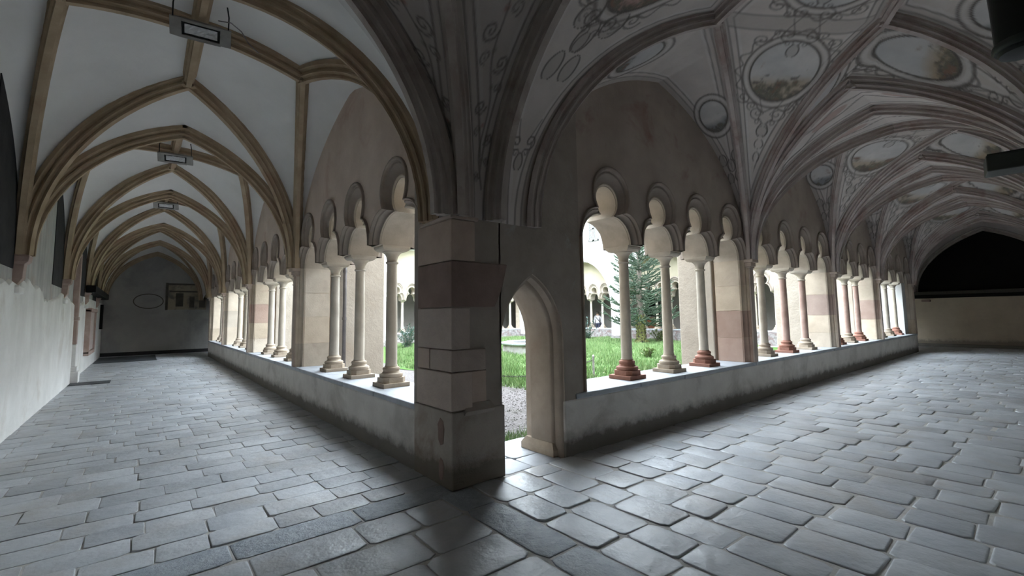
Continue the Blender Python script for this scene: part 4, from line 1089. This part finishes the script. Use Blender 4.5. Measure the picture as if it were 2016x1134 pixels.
# grass blades
NB = 150000
bx = RNG.uniform(4.4, G - 0.15, NB); by = RNG.uniform(4.0, G - 0.15, NB)
dist = np.hypot(bx - CAM.x, by - CAM.y); ang = np.degrees(np.arctan2(by - CAM.y, bx - CAM.x))
vis = (ang > 22) & (ang < 66)
bx, by, dist = bx[vis], by[vis], dist[vis]
bz = -0.075 + 0.02 * np.sin(bx * 1.1) * np.cos(by * 0.9) + 0.15 * np.maximum(0, (bx + by - 14) / 22) - 0.01
h = RNG.uniform(0.05, 0.17, len(bx)) * (1 + 0.5 * np.sin(bx * 2.3) * np.sin(by * 1.9)); a = RNG.uniform(0, 2 * pi, len(bx)); wv = RNG.uniform(0.007, 0.016, len(bx)); le = RNG.uniform(0, 0.08, len(bx)); la_ = RNG.uniform(0, 2 * pi, len(bx))
P0 = np.stack([bx - np.cos(a) * wv, by - np.sin(a) * wv, bz], 1); P1 = np.stack([bx + np.cos(a) * wv, by + np.sin(a) * wv, bz], 1); P2 = np.stack([bx + np.cos(la_) * le, by + np.sin(la_) * le, bz + h], 1)
V = np.stack([P0, P1, P2], 1).reshape(-1, 3); me = bpy.data.meshes.new('grass')
me.from_pydata(V.tolist(), [], np.arange(len(V)).reshape(-1, 3).tolist())
gr = link('grass', me, M['grass']); tag(gr, 'bright green meadow grass covering the garth lawn', 'grass', kind='stuff')
# tuft at the threshold
NT = 500; tx = RNG.normal(1.75, 0.28, NT); ty = RNG.normal(1.28, 0.12, NT); th = RNG.uniform(0.05, 0.16, NT); ta = RNG.uniform(0, 2 * pi, NT)
V = np.stack([np.stack([tx - 0.006 * np.cos(ta), ty - 0.006 * np.sin(ta), np.full(NT, -0.13)], 1), np.stack([tx + 0.006 * np.cos(ta), ty + 0.006 * np.sin(ta), np.full(NT, -0.13)], 1), np.stack([tx + RNG.normal(0, 0.04, NT), ty + RNG.normal(0, 0.04, NT), -0.12 + th], 1)], 1).reshape(-1, 3)
me = bpy.data.meshes.new('grass'); me.from_pydata(V.tolist(), [], np.arange(len(V)).reshape(-1, 3).tolist())
o = link('grass', me, M['grass']); tag(o, 'grass tuft at the edge of the doorway threshold', 'grass', kind='stuff')
# gravel pebbles near the doorway
mb = MB()
for k in range(2600):
    x_ = random.uniform(1.4, 5.5); y_ = random.uniform(0.9, 4.8); q = random.uniform(0.008, 0.022)
    v6 = [(x_ + q, y_, -0.115), (x_, y_ + q * 0.8, -0.115), (x_ - q, y_, -0.115), (x_, y_ - q * 0.8, -0.115), (x_, y_, -0.115 + q * 0.7)]
    mb.add(v6, [(0, 1, 4), (1, 2, 4), (2, 3, 4), (3, 0, 4)])
o = mb.build('gravel', M['gravel']); tag(o, 'loose pinkish gravel on the walk outside the doorway', 'gravel', kind='stuff')

# fountain basin
FX, FY = 10.75, 10.85
FT = empty('fountain_basin', (FX, FY, lawn_z(FX, FY) - 0.02)); tag(FT, 'low pale stone fountain basin on the lawn', 'basin')
def ngon(r, z, n=8, ph=0.2): return [(r * math.cos(ph + 2 * pi * k / n), r * math.sin(ph + 2 * pi * k / n), z) for k in range(n)]
mb = MB(); mb.rings([ngon(1.36, 0.0), ngon(1.34, 0.40)], True); mb.rings([ngon(1.14, 0.42), ngon(1.14, 0.10)], True, False, True); mb.build('wall', M['basin'], FT)
mb = MB(); mb.rings([ngon(1.40, 0.38), ngon(1.44, 0.42), ngon(1.44, 0.48), ngon(1.40, 0.50), ngon(1.10, 0.50), ngon(1.08, 0.47), ngon(1.10, 0.40), ngon(1.40, 0.38)], True); mb.build('rim', M['sill'], FT, bevel=0.01)
mb = MB(); mb.add(ngon(1.13, 0.28), [tuple(range(8))]); mb.build('water', M['water'], FT)

# chain between two short posts outside the door
def post(x_, y_, label):
    t = empty('chain_post', (x_, y_, -0.13)); tag(t, label, 'post', 'posts of the garth chain')
    mb = MB(); mb.lathe([(0.045, 0.0), (0.04, 0.05), (0.03, 0.08), (0.027, 0.52), (0.03, 0.54), (0.038, 0.57), (0.03, 0.60), (0.01, 0.62)], 12); mb.build('shaft', M['basin'], t, smooth=True, auto=40)
    mb = MB(); mb.tube([(0.03 * math.cos(a_), 0.045 + 0.02 * math.sin(a_), 0.5) for a_ in np.linspace(0, 2 * pi, 9)], 0.006, 6); mb.build('eye_ring', M['iron'], t)
pa, pb = Vector((3.55, 5.45, 0.36)), Vector((7.3, 4.6, 0.36))
post(pa.x, pa.y, 'short pale post holding the chain, hidden side of the doorway'); post(pb.x, pb.y, 'short pale post holding the chain, beyond the door jamb')
CH = empty('garth_chain', (0, 0, 0)); tag(CH, 'sagging iron chain strung outside the doorway', 'chain')
n = 62
cp = [pa.lerp(pb, k / n) + Vector((0, 0, -0.30 * 4 * (k / n) * (1 - k / n))) for k in range(n + 1)]
dirx = (pb - pa).normalized(); perp = Vector((-dirx.y, dirx.x, 0))
lk = None
for k in range(n):
    c_ = (cp[k] + cp[k + 1]) / 2; t_ = (cp[k + 1] - cp[k]).normalized(); L_ = (cp[k + 1] - cp[k]).length * 0.66
    b_ = perp if k % 2 else t_.cross(perp).normalized()
    mb = MB(); mb.tube([t_ * (L_ * math.cos(a_)) + b_ * (0.017 * math.sin(a_)) for a_ in np.linspace(0, 2 * pi, 9)], 0.0065, 5)
    mb.build('link', M['iron'], CH, loc=c_)

# downpipe on the first left buttress
DP = empty('downpipe', (0.87, 5.48, 0)); tag(DP, 'thin grey downpipe in the angle of the buttress behind the columns', 'downpipe')
mb = MB(); mb.tube([(0, 0, -0.1), (0, 0, 4.5)], 0.035, 12); mb.build('pipe', M['zinc'], DP, smooth=True)
for z_ in (0.6, 1.55, 2.5): mb = MB(); mb.tube([(0, 0, z_), (0, 0, z_ + 0.05)], 0.043, 12); mb.build('bracket', M['zinc'], DP, smooth=True, auto=40)

# ---- araucaria
AX, AY = 18.0, 10.55; AZ = lawn_z(AX, AY)
AT = empty('araucaria_tree', (AX, AY, AZ)); tag(AT, 'spiky monkey puzzle tree with ivy-clad trunk on the lawn', 'tree')
TH = 6.7
mb = MB(); mb.tube([(0.02 * math.sin(k), 0.03 * math.cos(k * 1.3), TH * k / 12) for k in range(13)], [0.20 * (1 - k / 13.5) + 0.02 for k in range(13)], 12); mb.build('trunk', M['bark'], AT, smooth=True)
def branch(z, az, L, droop, r0):
    mb = MB(); pts = []; n_ = 10
    for k in range(n_ + 1):
        f = k / n_; rr_ = L * f
        zz = z - droop * L * math.sin(f * pi * 0.62) + 0.75 * L * max(0, f - 0.4) ** 1.5
        pts.append(Vector((rr_ * math.cos(az), rr_ * math.sin(az), zz)))
    mb.tube(pts, [r0 * (1.0 - 0.35 * k / n_) for k in range(n_ + 1)], 6)
    allp = [(pts, r0)]
    for q in range(3, n_):
        for sd in (-1, 1):
            if random.random() < 0.25: continue
            l2 = L * random.uniform(0.22, 0.42) * (1.15 - q / n_ * 0.6); a2 = az + sd * random.uniform(0.55, 0.95)
            sp = [pts[q] + Vector((l2 * f * math.cos(a2), l2 * f * math.sin(a2), 0.38 * l2 * f * f - 0.06 * l2 * f)) for f in (0, 0.35, 0.7, 1.0)]
            mb.tube(sp, [r0 * 0.85, r0 * 0.85, r0 * 0.75, r0 * 0.4], 5); allp.append((sp, r0 * 0.85))
    # short scale leaves standing off the branchlets
    for ps, rd in allp:
        for a_, b_ in zip(ps, ps[1:]):
            t_ = b_ - a_; m_ = max(1, int(t_.length / 0.05)); tn = t_.normalized()
            for i in range(m_):
                p = a_ + t_ * ((i + random.random()) / m_); d_ = Vector((random.gauss(0, 1), random.gauss(0, 1), random.gauss(0, 1))); d_ = (d_ - tn * d_.dot(tn)).normalized()
                q = p + d_ * rd * 0.8; tip = q + d_ * 0.035 + tn * 0.03; sd_ = tn.cross(d_) * 0.012
                mb.add([q - sd_, q + sd_, tip], [(0, 1, 2)])
    mb.build('branch', M['needle'], AT)
nw = 24
for i in range(nw):
    f = i / (nw - 1); z = 1.35 + (TH - 1.45) * f; L = (1.95 * (1 - f) ** 0.8 + 0.15) * (0.7 if i == 0 else 1); m = 6 if i < 16 else 5
    for k in range(m):
        branch(z + random.uniform(-0.14, 0.14), 2 * pi * k / m + i * 0.7 + random.uniform(-0.2, 0.2), L * random.uniform(0.82, 1.08), 0.36 * (1 - f) - 0.75 * f + random.uniform(-0.12, 0.1), 0.030 if i < 14 else 0.024)
mb = MB()
for k in range(900):                                   # ivy leaves on the foot of the trunk
    z = random.random() ** 1.3 * 1.5; az = random.uniform(0, 2 * pi); r = 0.21 + random.uniform(0, 0.07) + max(0, 0.25 - z) * random.uniform(0, 1.5)
    c_ = Vector((r * math.cos(az), r * math.sin(az), z)); s_ = random.uniform(0.03, 0.06); t1 = Vector((-math.sin(az), math.cos(az), random.uniform(-.5, .5))).normalized() * s_; t2 = Vector((random.uniform(-.3, .3), random.uniform(-.3, .3), -1)).normalized() * s_
    mb.add([c_ - t1, c_ + t2, c_ + t1, c_ - t2 * 0.7], [(0, 1, 2, 3)])
o = mb.build('ivy', M['ivy'], AT); o['kind'] = 'stuff'

def shrub(name, x_, y_, w_, h_, mat, label, n_=500, spiky=False):
    z_ = lawn_z(x_, y_) - 0.03
    t = empty(name, (x_, y_, z_)); tag(t, label, 'shrub')
    mb = MB(); tips = []
    for k in range(14):
        a_ = random.uniform(0, 2 * pi); q = random.uniform(0.3, 1) * w_
        tip = Vector((q * math.cos(a_), q * math.sin(a_), h_ * random.uniform(0.6, 1.0) * (1.15 - 0.4 * q / w_)))
        pts = [Vector((0.08 * math.cos(a_), 0.08 * math.sin(a_), 0)), Vector((tip.x * 0.45, tip.y * 0.45, tip.z * 0.6)), tip]
        mb.tube(pts, [0.014, 0.011, 0.005], 5); tips.append(pts)
    mb.build('stems', M['bark'], t)
    mb = MB()
    for k in range(n_):
        ps = random.choice(tips); f = random.random()
        p = ps[0].lerp(ps[1], f * 2) if f < 0.5 else ps[1].lerp(ps[2], f * 2 - 1)
        d_ = Vector((random.gauss(0, 1), random.gauss(0, 1), random.gauss(0.5, 0.7))).normalized(); l_ = random.uniform(0.07, 0.13) * (1.6 if spiky else 1); s_ = d_.cross(Vector((0.3, 0.5, 0.8))).normalized() * l_ * (0.10 if spiky else 0.22)
        mb.add([p, p + d_ * l_ * 0.5 + s_, p + d_ * l_, p + d_ * l_ * 0.5 - s_], [(0, 1, 2, 3)])
    o = mb.build('leaves', mat, t); o['kind'] = 'stuff'
shrub('shrub', 18.6, 14.75, 0.85, 1.35, M['shrub_teal'], 'grey-green bushy shrub at the foot of the far arcade', 900)
shrub('shrub', 19.2, 10.3, 0.8, 0.95, M['shrub_lime'], 'low lime-green shrub beside the monkey puzzle trunk', 800)
shrub('shrub', 8.2, 17.6, 0.8, 1.3, M['shrub_teal'], 'spiky pale shrub in front of the far arcade, seen past the corner columns', 900, True)
shrub('shrub', 12.2, 6.2, 0.3, 0.45, M['shrub_lime'], 'small weed clump on the lawn behind the second column', 250)

# ---- person walking in the far gallery
def person():
    t = empty('person', (21.9, 16.72, 0.0), math.radians(200)); tag(t, 'person in a pale top and dark trousers walking in the far gallery with a bag', 'person')
    J = {'pel': (0, 0, 0.95), 'chest': (0.02, 0, 1.28), 'neck': (0.03, 0, 1.47), 'head': (0.05, 0, 1.58), 'top': (0.05, 0, 1.70),
         'lh': (0, 0.10, 0.92), 'lk': (0.12, 0.10, 0.50), 'la': (0.05, 0.10, 0.09), 'lt': (0.20, 0.10, 0.04), 'rh': (0, -0.10, 0.92), 'rk': (0.02, -0.10, 0.50), 'ra': (-0.18, -0.10, 0.12), 'rt': (-0.05, -0.10, 0.04),
         'ls': (0.02, 0.19, 1.42), 'le': (-0.04, 0.24, 1.14), 'lw': (0.06, 0.23, 0.90), 'lf': (0.10, 0.22, 0.80), 'rs': (0.02, -0.19, 1.42), 're': (0.02, -0.24, 1.14), 'rw': (0.16, -0.2, 0.98), 'rf': (0.23, -0.18, 0.93)}
    R = {'pel': .15, 'chest': .155, 'neck': .06, 'head': .095, 'top': .085, 'lh': .09, 'lk': .06, 'la': .042, 'lt': .04, 'rh': .09, 'rk': .06, 'ra': .042, 'rt': .04, 'ls': .065, 'le': .046, 'lw': .033, 'lf': .03, 'rs': .065, 're': .046, 'rw': .033, 'rf': .03}
    E = [('pel', 'chest'), ('chest', 'neck'), ('neck', 'head'), ('head', 'top'), ('pel', 'lh'), ('lh', 'lk'), ('lk', 'la'), ('la', 'lt'), ('pel', 'rh'), ('rh', 'rk'), ('rk', 'ra'), ('ra', 'rt'), ('chest', 'ls'), ('ls', 'le'), ('le', 'lw'), ('lw', 'lf'), ('chest', 'rs'), ('rs', 're'), ('re', 'rw'), ('rw', 'rf')]
    ks = list(J); me = bpy.data.meshes.new('body'); me.from_pydata([J[k] for k in ks], [(ks.index(a_), ks.index(b_)) for a_, b_ in E], [])
    m, tt, b = nt('clothed_figure')
    g = node(tt, 'ShaderNodeTexCoord'); sx = node(tt, 'ShaderNodeSeparateXYZ'); tt.links.new(g.outputs['Object'], sx.inputs[0])
    dv = node(tt, 'ShaderNodeMath', operation='DIVIDE'); tt.links.new(sx.outputs[2], dv.inputs[0]); dv.inputs[1].default_value = 1.8
    cr = node(tt, 'ShaderNodeValToRGB'); cr.color_ramp.interpolation = 'CONSTANT'; tt.links.new(dv.outputs[0], cr.inputs[0])
    e = cr.color_ramp.elements; e[0].position = 0; e[0].color = (0.02, 0.02, 0.025, 1); e[1].position = 0.06; e[1].color = (0.03, 0.035, 0.06, 1)
    for p_, c_ in ((0.53, (0.55, 0.53, 0.55)), (0.815, (0.42, 0.27, 0.2)), (0.925, (0.05, 0.035, 0.025))): q = e.new(p_); q.color = (*c_, 1)
    tt.links.new(cr.outputs[0], b.inputs['Base Color']); b.inputs['Roughness'].default_value = 0.85
    o = link('body', me, m, t)
    sk = o.modifiers.new('skin', 'SKIN'); lay_ = me.skin_vertices[0].data if me.skin_vertices else None
    if lay_ is None:
        bm = bmesh.new(); bm.from_mesh(me); bm.verts.layers.skin.verify(); bm.to_mesh(me); bm.free(); lay_ = me.skin_vertices[0].data
    for i, k in enumerate(ks): lay_[i].radius = (R[k], R[k]); lay_[i].use_root = (k == 'pel')
    sb = o.modifiers.new('smooth', 'SUBSURF'); sb.levels = 2; sb.render_levels = 2
    mb = MB(); mb.lathe([(0.02, 0.13), (0.08, 0.11), (0.108, 0.04), (0.105, -0.03), (0.07, -0.06)], 14, (0.035, 0, 1.63)); mb.build('hair', plain('dark_hair', (0.03, 0.022, 0.016), 0.7), t, smooth=True)
    mb = MB(); mb.tube([(0.12, -0.14, 1.42), (0.17, 0.02, 1.25), (0.12, 0.2, 1.02), (-0.02, 0.27, 0.92)], 0.02, 6); mb.build('bag_strap', M['black_metal'], t)
    b2 = MB(); b2.obox((0.0, 0.31, 0.86), (0.15, 0, 0), (0, 0.06, 0), (0, 0, 0.13)); b2.build('bag', plain('dark_purple_bag', (0.05, 0.035, 0.07), 0.7), t, bevel=0.03)
person()

# ================================================================== LAMPS AND SMALL THINGS
def flood(y, z, label, tilt=-0.12):
    t = empty('floodlight', (XM, y, z), 0.0); t.rotation_euler = (math.radians(42), 0.0, tilt); tag(t, label, 'floodlight', 'floodlights under the white vault')
    mb = MB()
    for a, b in (((-0.30, -0.10), (-0.19, 0.10)), ((0.19, -0.10), (0.30, 0.10)), ((-0.19, 0.07), (0.19, 0.10)), ((-0.19, -0.10), (0.19, -0.07))): mb.box((a[0], -0.03, a[1]), (b[0], 0.03, b[1]))
    mb.build('frame', M['grey_metal'], t, bevel=0.006)
    mb = MB(); mb.box((-0.19, 0.0, -0.07), (0.19, 0.05, 0.07)); mb.build('housing', M['black_metal'], t)
    mb = MB(); n = 14
    vs_ = [(-0.16 + 0.32 * i / n, -0.006 - random.uniform(0, 0.012), -0.05 + 0.10 * j / 5) for i in range(n + 1) for j in range(6)]
    mb.add(vs_, [(i * 6 + j, (i + 1) * 6 + j, (i + 1) * 6 + j + 1, i * 6 + j + 1) for i in range(n) for j in range(5)]); mb.build('reflector', M['reflector'], t)
    for sx in (-0.27, 0.27):
        mb = MB(); mb.tube([(sx, 0.0, 0.09), (sx, 0.10, 0.22), (sx * 0.9, 0.16, 0.36)], 0.008, 6); mb.build('bracket', M['black_metal'], t)
flood(2.55, 4.98, 'grey floodlight hung under the nearest ridge crossing of the white vault')
flood(7.95, 4.98, 'second grey floodlight along the ridge of the white vault')
flood(13.0, 4.98, 'third grey floodlight, farthest along the white vault')
mb = MB(); pts = [Vector((XM + 0.16, 2.5, 5.16)), Vector((XM + 0.28, 2.42, 5.14)), Vector((XM + 0.40, 2.5, 5.12)), Vector((XM + 0.5, 2.62, 5.06)), Vector((XM + 0.62, 2.66, 5.0))]
mb.tube(pts, 0.007, 6); o = mb.build('lamp_cable', M['zinc'], None, smooth=True); tag(o, 'loose grey cable looping beside the nearest floodlight', 'cable')

# spotlight box near the right wall and dark lantern overhead
SP = empty('wall_spotlight', (3.5, -3.45, 2.84), math.radians(8)); tag(SP, 'dark green box spotlight high on the right edge', 'spotlight')
mb = MB(); mb.box((-0.14, -0.18, -0.07), (0.14, 0.16, 0.07)); mb.build('housing', M['green_metal'], SP, bevel=0.01)
for k in range(6): mb = MB(); mb.box((-0.12 + 0.045 * k, -0.17, 0.07), (-0.10 + 0.045 * k, 0.15, 0.085)); mb.build('fin', M['green_metal'], SP)
mb = MB(); mb.tube([(0, -0.1, 0), (0, -0.45, 0.05), (0, -0.56, 0.05)], 0.02, 8); mb.build('bracket', M['black_metal'], SP)
LN = empty('hanging_lantern', (0.95, -3.63, 3.06)); tag(LN, 'black metal lantern hanging in the top corner beside the painted vault', 'lantern')
mb = MB(); mb.lathe([(0.05, -0.26), (0.09, -0.25), (0.10, -0.22), (0.105, 0.0), (0.125, 0.5), (0.13, 0.62), (0.08, 0.72), (0.03, 0.76)], 16); mb.build('body', M['black_metal'], LN, smooth=True, auto=40)
mb = MB(); mb.lathe([(0.105, -0.23), (0.112, -0.22), (0.112, -0.20), (0.105, -0.19)], 16); mb.build('band', M['green_metal'], LN, smooth=True, auto=40)
mb = MB(); mb.tube([(0, 0, 0.74), (0, 0, 1.5)], 0.012, 6); mb.build('rod', M['black_metal'], LN)

# floor grating and dark floor slabs of the left gallery
mb = MB(); mb.box((-WL + 0.06, 12.1, 0.002), (-WL + 0.85, 12.75, 0.014)); FG = mb.build('floor_grating', M['slate_mat']); tag(FG, 'dark rectangular iron grating set in the floor by the left wall', 'grating')
mb = MB(); mb.box((-WL + 0.05, 19.6, 0.002), (-1.75, 22.9, 0.012)); o = mb.build('grave_slab', M['slate_mat']); tag(o, 'dark grave slab in the floor before the shaded end wall', 'slab')
mb = MB(); mb.obox((END_X - 0.12, 0.2, 1.95), (0.1, 0, 0), (0, 0.14, 0), (0, 0, 0.05)); o = mb.build('wall_bracket', M['red_stone'], None, bevel=0.02); tag(o, 'small stone bracket on the beige end wall under the black boarding', 'bracket')
